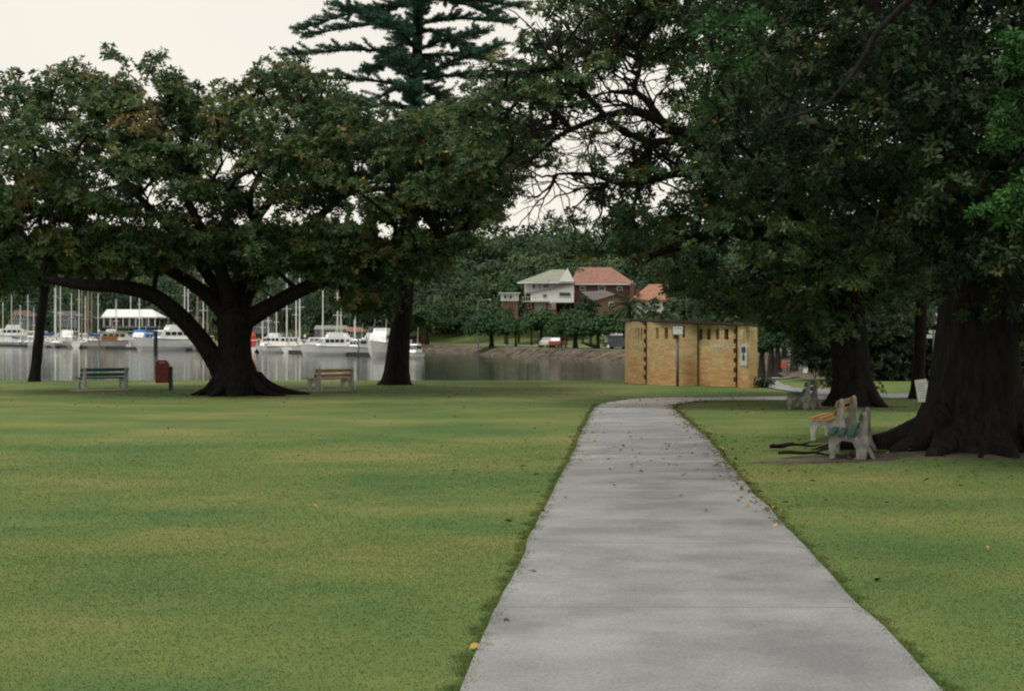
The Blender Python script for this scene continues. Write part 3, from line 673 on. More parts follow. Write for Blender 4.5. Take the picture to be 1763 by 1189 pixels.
t2.foliage(C, Rd, 74, 8, (.10, .18), tone_c=.44, tone_s=.16, holes=HOLES_R)
t2.finish(M_BARK, M_FIG)

# ------------------------------------------------------------------ right near giant fig
D3 = 22.0
c_ = lambda px, py, dd=0: at(px, py, D3+dd)
t3 = Tree('fig_tree', (c_(1680, 785).x, D3, 0), 'massive fig trunk with buttress roots at the right edge beside two benches')
lob = [(.0, .30, .45, 1.2), (3.0, .30, .35, 1.0), (4.3, .3, .35, .9), (5.2, .35, .25, 1.0), (1.5, .4, .3, .9)]
t3.limb([(c_(1685, 0).x, D3+.2, -.3), (c_(1685, 0).x, D3+.2, 0.1), c_(1682, 740, .2), c_(1680, 690, .2), c_(1680, 630, .2), c_(1682, 560, .2), c_(1690, 480, .2), c_(1685, 380, .2)], [1.02, .90, .76, .68, .64, .60, .58, .50], 36, lob, .04, step=.18, seed=41)
nb = len(t3.nodes)-1
t3.limb([c_(1690, 500), c_(1610, 400, .5), c_(1540, 330, 1), c_(1470, 290, 1.5), c_(1380, 300, 2)], [.36, .28, .21, .15, .08], 14, attach=nb-1, seed=42)
t3.limb([c_(1685, 480), c_(1640, 300, 1), c_(1560, 150, 1.5), c_(1480, 0, 2), c_(1350, -100, 2)], [.45, .36, .3, .22, .14], 14, attach=nb, seed=43)
t3.limb([c_(1690, 480), c_(1740, 250), c_(1800, 0, -1), c_(1850, -200, -2)], [.45, .34, .26, .16], 14, attach=nb, seed=44)
for k, (x0, x1, y1, dd, h) in enumerate(((1620, 1515, 785, -.2, .36), (1640, 1400, 775, .7, .36), (1640, 1560, 0, -1.0, .35), (1690, 1700, 0, -1.3, .4), (1740, 1800, 0, -1.0, .5), (1620, 1560, 0, 1.2, .2))):
    t3.limb([(c_(x0, 0).x, D3-.1, h+.25), (c_((x0*.6+x1*.4), 0).x, D3+dd*.5, h*.5), (c_((x0*.25+x1*.75), 0).x, D3+dd*.85, .10), (c_(x1, 0).x, D3+dd, -.04)], [.34 if dd > -.9 else .18, .22 if dd > -.9 else .20, .12, .05], 10, None, .08, step=.15, seed=50+k)
poly = [(1185, -60), (1400, -160), (1980, -160), (1980, 600), (1763, 590), (1700, 560), (1640, 570), (1570, 530), (1500, 470), (1420, 400), (1330, 370), (1270, 330), (1230, 240), (1190, 120)]
C, Rd = clumps_in(poly, D3, 4.5, 640, .28, .52, HOLES_R, E=200, mind=.9); print('t3', len(C))
C3 = C
Cx, Rx = clumps_in([(1520, -120), (1960, -120), (1960, 520), (1760, 500), (1640, 520), (1560, 380), (1500, 200)], 19.0, 1.2, 150, .26, .45, HOLES_R, E=60, mind=.9)
C = np.concatenate([C, Cx]); Rd = np.concatenate([Rd, Rx])
t3.grow(C, minz=3.0, r_tip=.012)
t3.foliage(C, Rd, 150, 8, (.065, .125), tone_c=.38, tone_s=.13, holes=HOLES_R)
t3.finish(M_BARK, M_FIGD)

# ------------------------------------------------------------------ bright foliage overhanging from the right (trunk outside the frame)
D4 = 14.0
d_ = lambda px, py, dd=0: at(px, py, D4+dd)
t4 = Tree('overhanging_tree', (6.6, 13.2, 0), 'bright green feathery tree overhanging from beyond the right edge')
t4.limb([(6.6, 13.2, -.2), (6.5, 13.2, 1.5), (6.5, 13.3, 3.2), (6.2, 13.6, 4.6)], [.17, .14, .12, .10], 10, None, .05, seed=61)
nb = len(t4.nodes)-1
t4.limb([(6.2, 13.6, 4.6), d_(1800, -150, .3), d_(1640, -60, .5), d_(1515, 50, .6), d_(1490, 95, .6), d_(1430, 175, .6), d_(1350, 205, .6), d_(1290, 225, .6)], [.10, .06, .04, .032, .027, .02, .012, .007], 8, attach=nb, seed=62)
t4.limb([(6.5, 13.3, 3.2), d_(1900, 250), d_(1800, 230), d_(1755, 180)], [.08, .05, .03, .02], 8, attach=nb-2, seed=63)
polys = [([(1680, 40), (1800, 40), (1800, 430), (1745, 420), (1700, 395), (1690, 350), (1730, 310), (1745, 260), (1700, 270), (1690, 230), (1740, 150)], 26, .10), ([(1165, 30), (1230, 10), (1330, 20), (1330, 90), (1290, 130), (1300, 200), (1245, 225), (1215, 255), (1190, 200), (1195, 120)], 26, .05)]
for pl, n, _ in polys:
    C, Rd = clumps_in(pl, D4, .7, n, .10, .2, (), E=60, mind=.75)
    t4.grow(C, minz=2.0, r_tip=.005, k=5); t4.foliage(C, Rd, 800 if _ > .07 else 260, 7, (.05, .09), tone_c=.30 if _ > .07 else .0, twig=.3, ar=.38)
t4.finish(M_BARK, M_BRIGHT)

# ------------------------------------------------------------------ leaning thin trunk at far left
D5 = 57.0
t5 = Tree('slender_tree', (at(60, 655, D5).x, D5, 0), 'slender leaning tree trunk at the water edge on the far left')
t5.limb([(at(59, 0, D5).x, D5, -.15), at(62, 630, D5), at(68, 570, D5), at(74, 520, D5), at(80, 480, D5), at(88, 430, D5), at(95, 380, D5)], [.25, .20, .19, .17, .17, .13, .08], 12, [(0, .5, .3, .3), (3, .5, .3, .3)], .05, seed=71)
C, Rd = clumps_in([(-60, 300), (60, 240), (160, 300), (200, 400), (150, 470), (60, 510), (-20, 530), (-80, 480)], D5, 2.5, 34, .6, .9, HOLES_L, E=80)
t5.grow(C, minz=3.0); t5.foliage(C, Rd, 50, 8, (.15, .24), tone_c=.35, holes=HOLES_L); t5.finish(M_BARK, M_FIGD)

# ------------------------------------------------------------------ Norfolk pine
D6 = 53.5
p6 = lambda px, py: at(px, py, D6)
t6 = Tree('norfolk_pine', (p6(682, 662).x, D6, 0), 'tall tiered pine rising above the fig crowns, straight trunk at the shore')
t6.limb([(p6(680, 0).x, D6, -.2), p6(682, 655), p6(686, 600), p6(692, 540), p6(699, 460), p6(707, 350), p6(714, 250), p6(717, 150), p6(719, 50), p6(721, -60), p6(723, -200), p6(725, -330), p6(728, -600)],
        [.62, .50, .42, .37, .34, .29, .24, .21, .19, .17, .14, .10, .04], 18, [(3.1, .4, .35, .35), (0, .4, .25, .35), (4.6, .4, .3, .35)], .03, seed=81)
tr = np.array(t6.nodes); LP, LA, LN, LL, LT = [], [], [], [], []; bp0, bp1, br0, br1 = [], [], [], []
z = 7.4
while z < 26:
    tx = np.interp(z, tr[:, 2], tr[:, 0]); nb_ = 6; ph = rng.random()*6.28
    Lb_ = max(.5, 6.9*(1-(z-7)/21)**.8)*(1 if z > 9 else .8)
    for j in range(nb_):
        a = ph+j*2*math.pi/nb_+rng.normal(0, .15); Lj = Lb_*rng.uniform(.72, 1.08); o = np.array([tx, D6, z+rng.normal(0, .12)])
        dr = np.array([math.cos(a), math.sin(a), 0]); sd_ = np.array([-math.sin(a), math.cos(a), 0]); ns_ = 12; rise = rng.uniform(.12, .26); drp = rng.uniform(.18, .32)
        tt = np.linspace(0, 1, ns_+1); pts_ = o+dr*(Lj*tt)[:, None]+sd_*(rng.normal(0, .05)*Lj*tt**2)[:, None]; pts_[:, 2] += Lj*(rise*tt-drp*tt**2+.07*tt**5)
        for q in range(ns_): bp0.append(pts_[q]); bp1.append(pts_[q+1]); br0.append(.055*(1-q/ns_)+.014); br1.append(.055*(1-(q+1)/ns_)+.014)
        t = .08
        while t < 1.0:
            c0 = np.array([np.interp(t*ns_, np.arange(ns_+1), pts_[:, k]) for k in range(3)])
            for side in (-1, 1):
                if rng.random() < (.22 if t < .3 else .05): continue
                rl = (.30+.42*(1-abs(t-.55)*1.2))*rng.uniform(.7, 1.25)
                dv_ = unit(sd_*side*rng.uniform(.3, .9)+dr*rng.uniform(.5, 1.)+np.array([0, 0, rng.uniform(-.15, .42)]))
                m = max(3, int(rl/.06)); c = c0[None]+dv_[None]*np.linspace(.04, rl, m)[:, None]
                kk = 15; c = np.repeat(c, kk, 0); rd_ = unit(rng.normal(0, 1, (len(c), 3))); A = unit(rd_+dv_*.8)
                LP.append(c); LA.append(A); LN.append(np.cross(A, unit(rng.normal(0, 1, A.shape)))); LL.append(rng.uniform(.09, .16, len(c))); LT.append(np.clip(rng.normal(.45, .25, len(c)), 0, 1))
                bp0.append(c0); bp1.append(c0+dv_*rl); br0.append(.014); br1.append(.008)
            t += rng.uniform(.035, .06)
        for tt_ in np.linspace(.86, 1.0, 3):
            c0 = np.array([np.interp(tt_*ns_, np.arange(ns_+1), pts_[:, k]) for k in range(3)]); c = c0+rng.normal(0, .05, (40, 3)); A = unit(rng.normal(0, 1, (len(c), 3))+dr*.8)
            LP.append(c); LA.append(A); LN.append(np.cross(A, unit(rng.normal(0, 1, A.shape)))); LL.append(rng.uniform(.12, .2, len(c))); LT.append(np.clip(rng.normal(.4, .2, len(c)), 0, 1))
    z += rng.uniform(.92, 1.15)
t6.VF.append(frusta(np.array(bp0), np.array(bp1), np.array(br0), np.array(br1), 5))
t6.leafP = [np.concatenate(LP)]; t6.leafA = [np.concatenate(LA)]; t6.leafN = [np.concatenate(LN)]; t6.leafL = [np.concatenate(LL)]; t6.leafT = [np.concatenate(LT)]; t6.ar = .20
t6.finish(M_BARK, M_PINE, DIA)

# ------------------------------------------------------------------ generic smaller and far trees
def tree_mesh_tree(name, X, Y, height, width, label, tr_h=.3, group=None, lm=M_BANK, tone=.5, leaf=.32, dens=1., lean=0., cat='tree', clr=None, nclump=16, trr=.18, bare=False, fork=False):
    z0 = h1(X, Y); t = Tree(name, (X, Y, z0), label, cat, group); top = height; hb = height*tr_h
    t.limb([(X, Y, z0-.3), (X+lean*.3, Y, z0+hb*.5), (X+lean*.7, Y, z0+hb), (X+lean, Y, z0+height*.7)], [trr*1.35, trr, trr*.85, trr*.35], 8, None, .05, step=.6, seed=int(X*7+Y) % 99)
    if fork:
        t.limb([(X+.2, Y, z0+.2), (X-1.0, Y, z0+hb*.7), (X-2.0, Y, z0+hb*1.3)], [trr, trr*.8, trr*.5], 8, None, .05, step=.6)
    C = []; Rd = []
    r = width/2
    for k in range(nclump):
        v = unit(rng.normal(0, 1, 3)); v[2] = abs(v[2])*1.0-.25; q = rng.uniform(.35, .78)
        C.append((X+lean+v[0]*r*q, Y+v[1]*r*q, z0+hb+(height-hb)*.40+v[2]*(height-hb)*.66*q)); Rd.append(rng.uniform(.30, .42)*r*1.05)
    C = np.array(C); Rd = np.array(Rd)
    t.grow(C, minz=hb*.8, r_tip=trr*.12, k=4)
    per = dens*9/(leaf*leaf)*.42
    t.foliage(C, Rd, per, 3, (leaf*.7, leaf*1.25), tone_c=tone, tone_s=.10, twig=0, flat=.8, ar=.8)
    return t.finish(M_BARK2, lm, DIA)

# far wood on the hills: one uncountable mass
WPTS, WR, WT = [], [], []
def keepwood(X, Y, Z, r):
    px = CX+X/Y*F; py = HY-(Z-EYE)/Y*F; rp = r/Y*F
    if Y < 275 and 862-rp < px < 1165+rp and py-rp < 538 and py+rp > 455: return False
    return True
for i in range(1500):
    X = rng.uniform(-30, 75); Y = rng.uniform(222, 400)
    sdv = float(sdist(np.array([X]), np.array([Y]))[0])
    if sdv < 26: continue
    z0 = h1(X, Y); hgt = rng.uniform(6, 12) + (4 if rng.random() < .12 else 0)
    tone = float(np.clip(rng.normal(.38, .2), .02, .95))
    for k in range(5):
        r = rng.uniform(1.6, 3.0); x = X+rng.normal(0, 2.0); y = Y+rng.normal(0, 2.0); z = z0+hgt*rng.uniform(.4, .95)
        if keepwood(x, y, z, r): WPTS.append((x, y, z)); WR.append(r); WT.append(tone+rng.normal(0, .06))
for i in range(1500):
    X = rng.uniform(-260, -10); px_l = X
    Y = np.interp(X, [-420, -160, -80, -40, -15], [540, 450, 362, 300, 253])+rng.uniform(22, 150)
    z0 = h1(X, Y); hgt = rng.uniform(9, 17); tone = float(np.clip(rng.normal(.3, .2), .02, .95))
    for k in range(4):
        r = rng.uniform(2., 3.8); WPTS.append((X+rng.normal(0, 2.6), Y+rng.normal(0, 2.6), z0+hgt*rng.uniform(.25, .95))); WR.append(r); WT.append(tone+rng.normal(0, .06))
for i in range(260):
    X = rng.uniform(20, 110); Y = rng.uniform(140, 260)
    if float(sdist(np.array([X]), np.array([Y]))[0]) < 22: continue
    px = CX+X/Y*F
    if px < 1180: continue
    z0 = h1(X, Y); hgt = rng.uniform(8, 14); tone = float(np.clip(rng.normal(.3, .2), .02, .95))
    for k in range(5):
        WPTS.append((X+rng.normal(0, 2.2), Y+rng.normal(0, 2.2), z0+hgt*rng.uniform(.1, .95))); WR.append(rng.uniform(1.6, 3.)); WT.append(tone)
WPTS = np.array(WPTS); WR = np.array(WR); WT = np.array(WT)
cnt = np.maximum(6, (WR**2*7).astype(int)); idx = np.repeat(np.arange(len(WR)), cnt); n = len(idx)
v = unit(rng.normal(0, 1, (n, 3))); v[:, 2] = np.where(v[:, 2] < -.2, -v[:, 2], v[:, 2]); v[:, 1] = np.where(v[:, 1] > .5, -v[:, 1], v[:, 1])
P = WPTS[idx]+v*(WR[idx]*rng.uniform(.6, 1.05, n))[:, None]
A = unit(np.cross(v, rng.normal(0, 1, (n, 3)))+rng.normal(0, .3, (n, 3)))
Ll = rng.uniform(.5, .95, n)*np.where(P[:, 1] > 300, 1.3, 1.)
me = leaves('woodland', P, A, v+np.array([0, 0, .4])+rng.normal(0, .25, (n, 3)), Ll, Ll*.8, np.clip(WT[idx]+rng.normal(0, .08, n), 0, 1), M_WOOD, DIA)
tag(link('woodland', me), 'dense mixed green woodland covering the far hillside and shore', 'woodland', kind='stuff')

G = 'round fig trees along the far bank'
def bank(px, top, py_base, wpx, label, D, **k):
    X = (px-CX)/F*D; sc = D/F
    k['tr_h'] = .13; k['nclump'] = int(k.get('nclump', 16)*1.6); k['leaf'] = k.get('leaf', .35)*.85
    tree_mesh_tree('bank_tree', X, D, (py_base-top+5)*sc, wpx*sc*1.12, label, group=G, **k)
bank(735, 515, 592, 84, 'dark round bank tree beside the red car, leftmost of the bank row', 262, leaf=.42, tone=.3, nclump=20, tr_h=.2, trr=.4)
bank(846, 534, 592, 100, 'wide low bank tree with short dark trunk left of the white house', 218, leaf=.38, tone=.25, nclump=24, tr_h=.2, trr=.42)
bank(888, 545, 595, 36, 'narrow bank tree with thin trunk between two wide ones', 212, leaf=.36, tone=.5, nclump=12, tr_h=.3, trr=.2)
bank(932, 532, 597, 72, 'round bank tree with thick trunk directly below the white house', 205, leaf=.36, tone=.55, nclump=20, tr_h=.22, trr=.35)
bank(990, 540, 600, 84, 'spreading bank tree right of the parked white and orange cars', 190, leaf=.36, tone=.4, nclump=22, tr_h=.24, trr=.36)
bank(1030, 543, 601, 62, 'forked leaning bank tree, near the brick block', 185, leaf=.34, tone=.5, nclump=18, tr_h=.28, trr=.26, fork=True)
bank(1074, 545, 603, 44, 'bank tree half hidden by the left end of the brick block', 181, leaf=.34, tone=.55, nclump=14, tr_h=.3, trr=.2)
G2 = 'trees lining the far side of the cove'
for px, top, base, wpx, lab in ((1312, 545, 617, 34, 'cove tree closest to the brick block corner'), (1328, 540, 618, 30, 'cove tree just left of the red sign'), (1339, 548, 620, 30, 'thick trunked cove tree touching the red sign'),
                                (1367, 538, 620, 40, 'cove tree between the red sign and the white board'), (1398, 540, 622, 44, 'cove tree right of the white board'), (1426, 535, 624, 44, 'cove tree mostly behind the dark bush')):
    D = 116-(px-1312)*.08; sc = D/F
    tree_mesh_tree('cove_tree', (px-CX)*sc, D, (base-top)*sc+.3, wpx*sc*1.3, lab, tr_h=.32, group=G2, leaf=.22, tone=.45, nclump=14, trr=.30)
for px, top, lab in ((1350, 505, 'tall tree behind the cove trees near the brick block'), (1410, 500, 'tall tree behind the cove trees near the dark bush'), (1475, 510, 'tall tree behind the dark second fig trunk'), (1540, 500, 'tall tree behind the slim right trunk'), (1620, 505, 'tall tree behind the street sign'), (1720, 500, 'tall tree behind the massive right trunk')):
    D = 135+random.uniform(-6, 6); sc = D/F
    tree_mesh_tree('cove_tree', (px-CX)*sc, D, (613-top)*sc, 95*sc, lab, tr_h=.15, group='tall trees behind the cove', leaf=.3, tone=.25, nclump=20, trr=.3)
# gum tree and feature trees on the hill
def hill_tree(px, top, wpx, hgt, D, label, **k):
    X = (px-CX)/F*D; z = h1(X, D); H_ = EYE-(top-HY)/F*D-z
    tree_mesh_tree(k.pop('name', 'hill_tree'), X, D, max(hgt, H_), wpx/F*D, label, **k)
hill_tree(832, 392, 56, 6, 330, 'tall loose gum tree breaking the skyline above the hill', lm=M_WOOD, tone=.65, leaf=.5, nclump=12, dens=.6, tr_h=.5, trr=.3, name='gum_tree')
hill_tree(870, 456, 30, 4, 268, 'light green rounded tree on the slope left of the sage roof', lm=M_BRIGHT, tone=.1, leaf=.4, nclump=10, trr=.2)
hill_tree(893, 458, 28, 4, 270, 'bright green bushy tree touching the sage roof eave', lm=M_BRIGHT, tone=.1, leaf=.4, nclump=10, trr=.2)
hill_tree(1017, 496, 46, 4, 246, 'dark bushy tree hiding the corner of the white house', lm=M_WOOD, tone=.2, leaf=.4, nclump=14, trr=.2)
hill_tree(975, 522, 40, 3, 240, 'low dark shrubby tree below the red panels', lm=M_WOOD, tone=.25, leaf=.4, nclump=12, trr=.2)
hill_tree(873, 518, 40, 3, 245, 'dark tree below the small flat roofed house', lm=M_WOOD, tone=.3, leaf=.4, nclump=12, trr=.2)
hill_tree(1125, 500, 40, 3, 243, 'grey green tree in front of the orange roof', lm=M_WOOD, tone=.6, leaf=.4, nclump=12, trr=.2)
hill_tree(1060, 520, 50, 3, 232, 'olive tree below the brown brick gable', lm=M_WOOD, tone=.75, leaf=.4, nclump=14, trr=.2)
hill_tree(1175, 500, 60, 3, 225, 'dark green tree behind the right of the brick block roof', lm=M_WOOD, tone=.3, leaf=.4, nclump=16, trr=.2)
for px_, top_, w_, D_, lb_ in ((1028, 497, 52, 258, 'small tree against the terracotta roof eave'), (1066, 496, 58, 257, 'dark tree hiding the right wall of the terracotta roofed house'), (1003, 508, 44, 250, 'tree between the white house and the dark gable roof'), (915, 530, 54, 240, 'round tree hiding the foot of the white house'), (1150, 506, 34, 248, 'yellow green tree beside the white wall of the orange roofed house')):
    hill_tree(px_, top_, w_, 3, D_, lb_, lm=M_WOOD, tone=.3 if px_ != 1150 else .85, leaf=.38, nclump=22, tr_h=.15, trr=.18)
# palm
X, D = (1082-CX)/F*200, 200.; z0 = h1(X, D); t = Tree('palm_tree', (X, D, z0), 'date palm with arching fronds above the left end of the brick block')
top = EYE-(527-HY)/F*D
t.limb([(X, D, z0-.2), (X+.1, D, (z0+top)/2), (X, D, top)], [.4, .32, .36], 10, None, .08, step=.5)
LP, LA, LN, LL = [], [], [], []; P0_, P1_ = [], []
for j in range(34):
    a = rng.random()*6.28; el = rng.uniform(-.2, 1.2); d0 = np.array([math.cos(a)*math.cos(el), math.sin(a)*math.cos(el), math.sin(el)]); p = np.array([X, D, top]); prev = p
    for q in range(14):
        d0 = unit(d0+np.array([0, 0, -.10])); p = p+d0*.22; sdv = unit(np.cross(d0, [0, 0, 1.])); P0_.append(prev); P1_.append(p); prev = p
        for s_ in (-1, 1, -1, 1):
            LP.append(p+d0*rng.uniform(-.1, .1)); LA.append(unit(sdv*s_+d0*.8+np.array([0, 0, -.25]))); LN.append(np.array([0, 0, 1.])+rng.normal(0, .3, 3)); LL.append(.5*math.sin(.3+q/14*2.6)+.1)
t.VF.append(frusta(np.array(P0_), np.array(P1_), np.full(len(P0_), .03), np.full(len(P0_), .025), 4))
t.leafP = [np.array(LP)]; t.leafA = [np.array(LA)]; t.leafN = [np.array(LN)]; t.leafL = [np.array(LL)]; t.leafT = [np.clip(rng.normal(.7, .15, len(LP)), 0, 1)]; t.ar = .16
t.finish(M_BARK2, M_WOOD, DIA)

# bush by the far path, hedge, slim trunk
def bush(name, X, Y, w, hgt, label, n=40, leaf=.1, tone=.3, lm=M_FIGD, dy=.8, cat='bush', z1=.25, rs=1.):
    t = Tree(name, (X, Y, h1(X, Y)), label, cat); zb = h1(X, Y)
    for k in range(4): t.limb([(X+rng.normal(0, w*.06), Y, zb-.05), (X+rng.normal(0, w*.12), Y, zb+hgt*.3), (X+rng.normal(0, w*.2), Y+rng.normal(0, .2), zb+hgt*.6)], [.06, .045, .02], 6, step=.3)
    C = np.stack([X+rng.uniform(-.5, .5, n)*w, Y+rng.uniform(-.5, .5, n)*dy*2, zb+hgt*rng.uniform(z1*.5, .85, n)], -1)
    C[:, 0] = X+(C[:, 0]-X)*np.clip(1.15-np.abs((C[:, 2]-zb)/hgt-.45)*.9, .3, 1)
    Rd = rng.uniform(.2, .32, n)*min(hgt, 1.6)*.8*rs
    t.grow(C, minz=.1, r_tip=.008, k=4); t.foliage(C, Rd, 380*(.12/leaf)**2*.6, 6, (leaf*.7, leaf*1.2), tone_c=tone, twig=.1)
    return t.finish(M_BARK, lm)
X, Y = gnd(1418, 672)
bush('bush', X+.1, 44.5, 1.5, 1.25, 'dark bushy shrub behind the side-on bench on the path edge', 40, .12, .42, dy=.5)
X, Y = gnd(1540, 660)
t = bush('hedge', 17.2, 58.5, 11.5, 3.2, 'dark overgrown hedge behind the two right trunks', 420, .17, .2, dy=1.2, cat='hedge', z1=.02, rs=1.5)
bush('bush', 8.95, 50.6, .7, .35, 'low tuft of weeds at the right foot of the brick block', 40, .08, .3, dy=.3, cat='shrub')
D7 = 43.0
t = Tree('slim_tree', (at(1580, 684, D7).x, D7, 0), 'slim straight trunk with a white board leaning on it')
t.limb([(at(1580, 0, D7).x, D7, -.1), at(1582, 640, D7), at(1585, 560, D7), at(1588, 480, D7), at(1590, 380, D7), at(1592, 280, D7)], [.26, .19, .18, .17, .15, .1], 12, [(3.1, .4, .4, .4), (0, .4, .2, .3)], .04, seed=91)
C, Rd = clumps_in([(1500, 300), (1580, 230), (1680, 260), (1720, 380), (1660, 480), (1560, 500), (1500, 420)], D7, 2.5, 26, .5, .8, (), E=60)
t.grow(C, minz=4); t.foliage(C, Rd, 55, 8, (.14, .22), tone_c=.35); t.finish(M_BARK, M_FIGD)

# ------------------------------------------------------------------ benches
def bench(px, py, ang, paint, label, s=1.0, sp=1.5, off=0):
    """ang: direction of the bench length axis in plan; front faces ang+90deg"""
    X, Y = gnd(px, py); z = h1(X, Y); b = empty('park_bench', (X, Y, z-.01), R(ang), label, 'bench', 'slatted concrete-ended park benches')
    prof = [(.09, 0), (0.01, 0.0), (-.015, .30), (.0, .36), (.05, .385), (.41, .35), (.455, .42), (.50, .68), (.52, .76), (.56, .79), (.60, .76), (.61, .62), (.605, .42), (.64, .22), (.74, 0), (.68, 0), (.60, .15), (.58, 0), (.43, 0), (.42, .16), (.36, .28), (.20, .30), (.11, .22)]
    # local frame: x = along the bench, y = front(+). upright centre sits at y=0
    for x0 in (0, sp*s):
        m = MB(); P = [((.55-p[0])*s, p[1]*s) for p in prof]; m.prism(P, x0-.04*s, x0+.04*s, 'x'); m.build('leg', M_CONCL if paint in (M_YELLOW, M_GREEN) else M_CONC, b, bevel=.008)
    x0, x1 = -.12*s, (sp+.12)*s
    m = MB()
    for (yy, zz, tilt) in ((.52, .405, 0), (.37, .40, 0), (.22, .385, 0)):
        m.box(((x0+x1)/2, yy*s, (zz+.012)*s), (x1-x0, .115*s, .035*s))
    m.build('seat', paint, b, bevel=.006)
    m = MB()
    for (yy, zz) in ((.095, .52), (.045, .69)):
        m.add([(x, (yy+dy+dz*-.28)*s, (zz+dz)*s) for x in (x0, x1) for dy, dz in ((0, -.055), (.035, -.055), (.035, .055), (0, .055))], [(0, 1, 2, 3), (7, 6, 5, 4), (0, 4, 5, 1), (1, 5, 6, 2), (2, 6, 7, 3), (3, 7, 4, 0)])
    m.build('backrest', paint, b, bevel=.006)
    return b
bench(146, 671, 40, M_GREEN, 'green slatted bench with pale concrete ends facing the water, left of the red bin')
bench(549, 671, 48, M_YELLOW, 'ochre slatted bench with concrete ends, right of the forked fig trunk')
bench(1448, 763, 68, M_YELLOW, 'ochre slatted bench with white concrete ends left of the massive right trunk', .95)
bench(1488, 796, 74, simple('dark_green_paint', (.014, .070, .045), .6, .5, 9), 'green slatted bench seen end-on, nearest of all, in front of the ochre one', .92, 1.3)
bench(1391, 706, 70, simple('shaded_green_paint', (.015, .085, .055), .6, .4, 9), 'small far green bench seen end-on by the bend of the path', .92, 1.4)
for (px, py, w, d, lab) in ((560, 671, 1.9, 1.1, 'pale concrete slab under the ochre bench by the forked fig'), (172, 671.5, 1.9, 1.1, 'thin concrete slab under the green bench by the red bin')):
    X, Y = gnd(px, py); m = MB().box((0, 0, 0), (w, d, .05)); o = m.build('bench_slab', M_PAD, bevel=.01); o.location = (X, Y+.1, h1(X, Y)+.005); o.rotation_euler = (0, 0, R(42)); tag(o, lab, 'slab')

# fallen sticks near the benches
def stick(px, py, L, ang, lab):
    X, Y = gnd(px, py); z = h1(X, Y)+.02; m = MB(); ca, sa = math.cos(ang), math.sin(ang)
    pts = [(L*(t-.5)*ca+random.uniform(-.03, .03), L*(t-.5)*sa+random.uniform(-.03, .03), .02+random.uniform(0, .05)) for t in np.linspace(0, 1, 6)]
    m.tube(pts, [.025, .03, .025, .022, .016, .008], 6)
    q = pts[3]; m.tube([q, (q[0]+.12, q[1]-.1, .10), (q[0]+.25, q[1]-.16, .12)], [.015, .01, .005], 5)
    o = m.build('fallen_branch', M_BARK); o.location = (X, Y, z); tag(o, lab, 'fallen branch', 'fallen branches near the right benches')
stick(1372, 778, .9, .2, 'thin fallen branch on the grass left of the ochre bench'); stick(1392, 791, .9, -.1, 'dark fallen branch left of the near green bench'); stick(1335, 779, .2, .4, 'tiny twig by the path edge left of the benches')
stick(1692, 800, .28, .8, 'short fallen twig below the massive right trunk')

# ------------------------------------------------------------------ litter bin
X, Y = gnd(293, 669); e0 = empty('litter_bin', (X, Y, h1(X, Y)), R(8), 'dark red litter bin with rounded lid hung on a short post', 'bin')
m = MB(); w, hh = .225, .42
prof = [(-w, 0), (w, 0), (w, .66), (w-.03, .74), (w-.09, .79), (-w+.09, .79), (-w+.03, .74), (-w, .66)]
m.prism([(p[0]-.27, p[1]+.24) for p in prof], -.17, .17, 'y'); m.build('bin_body', M_RED, e0, bevel=.012)
MB().prism([(-.27-.10, .975), (-.27+.10, .975), (-.27+.08, .935), (-.27-.08, .935)], -.178, -.171, 'y').build('opening', M_WHITE2, e0)
MB().box((.02, 0, .40), (.13, .13, .82)).build('post', M_DARK, e0, bevel=.008)
MB().box((-.05, 0, .55), (.08, .05, .05)).build('bracket', M_DARK, e0); MB().box((-.05, 0, .85), (.08, .05, .05)).build('bracket', M_DARK, e0)

# ------------------------------------------------------------------ boards and signs
# small white notice on a thin post at the shore
X = (909-CX)/F*58.0; e0 = empty('shore_sign', (X, 58.0, h1(X, 58.0)), 0, 'small pale blank notice on a thin post at the water edge', 'sign')
MB().box((0, 0, .87), (.36, .02, .30)).build('panel', M_WHITE2, e0, bevel=.004); MB().box((0, .02, .42), (.03, .015, .86)).build('post', M_DARK, e0)
# leaning white board
X, Y = gnd(1585, 688); e0 = empty('notice_board', (X, Y-.35, h1(X, Y)), 0, 'white board leaning against the slim trunk', 'board')
m = MB().box((0, 0, .33), (.34, .03, .66)); o = m.build('panel', M_WHITE, e0, bevel=.005); o.rotation_euler = (R(-12), R(-7), R(-6))
m = MB()
for k in range(7): m.box((random.uniform(-.02, .02), -.0175, .12+k*.07), (.24-.05*(k % 3), .003, .012))
o = m.build('print_lines', M_GREY, e0); o.rotation_euler = (R(-12), R(-7), R(-6))
# street sign
X, Y = gnd(1607, 667); e0 = empty('street_sign', (X, Y, h1(X, Y)), 0, 'thin green pole with two crossed white name blades behind the massive trunk', 'street sign')
MB().tube([(0, 0, 0), (0, 0, 2.05)], .03, 8).build('pole', simple('pole_green', (.06, .16, .12), .5, .2, 4), e0)
MB().box((-.18, .0, 1.82), (.62, .02, .13), R(6)).build('blade', M_WHITE2, e0, bevel=.003); MB().box((.14, .05, 1.98), (.55, .02, .12), R(-25)).build('blade', M_WHITE2, e0, bevel=.003)
X, D = (1619-CX)/F*56, 56.; e0 = empty('chevron_sign', (X, D, 0), 0, 'dark chevron arrow sign beside the massive trunk', 'sign')
MB().tube([(0, .03, 0), (0, .03, 2.9)], .03, 8).build('pole', M_GREY, e0); MB().box((0, 0, 2.52), (.62, .02, .5)).build('panel', M_DARK, e0, bevel=.004)
m = MB()
for k in (-.15, .08): m.prism([(k-.06, 2.72), (k+.04, 2.72), (k+.14, 2.52), (k+.04, 2.32), (k-.06, 2.32), (k+.04, 2.52)], -.016, -.011, 'y')
m.build('arrow_marking', M_WHITE2, e0)
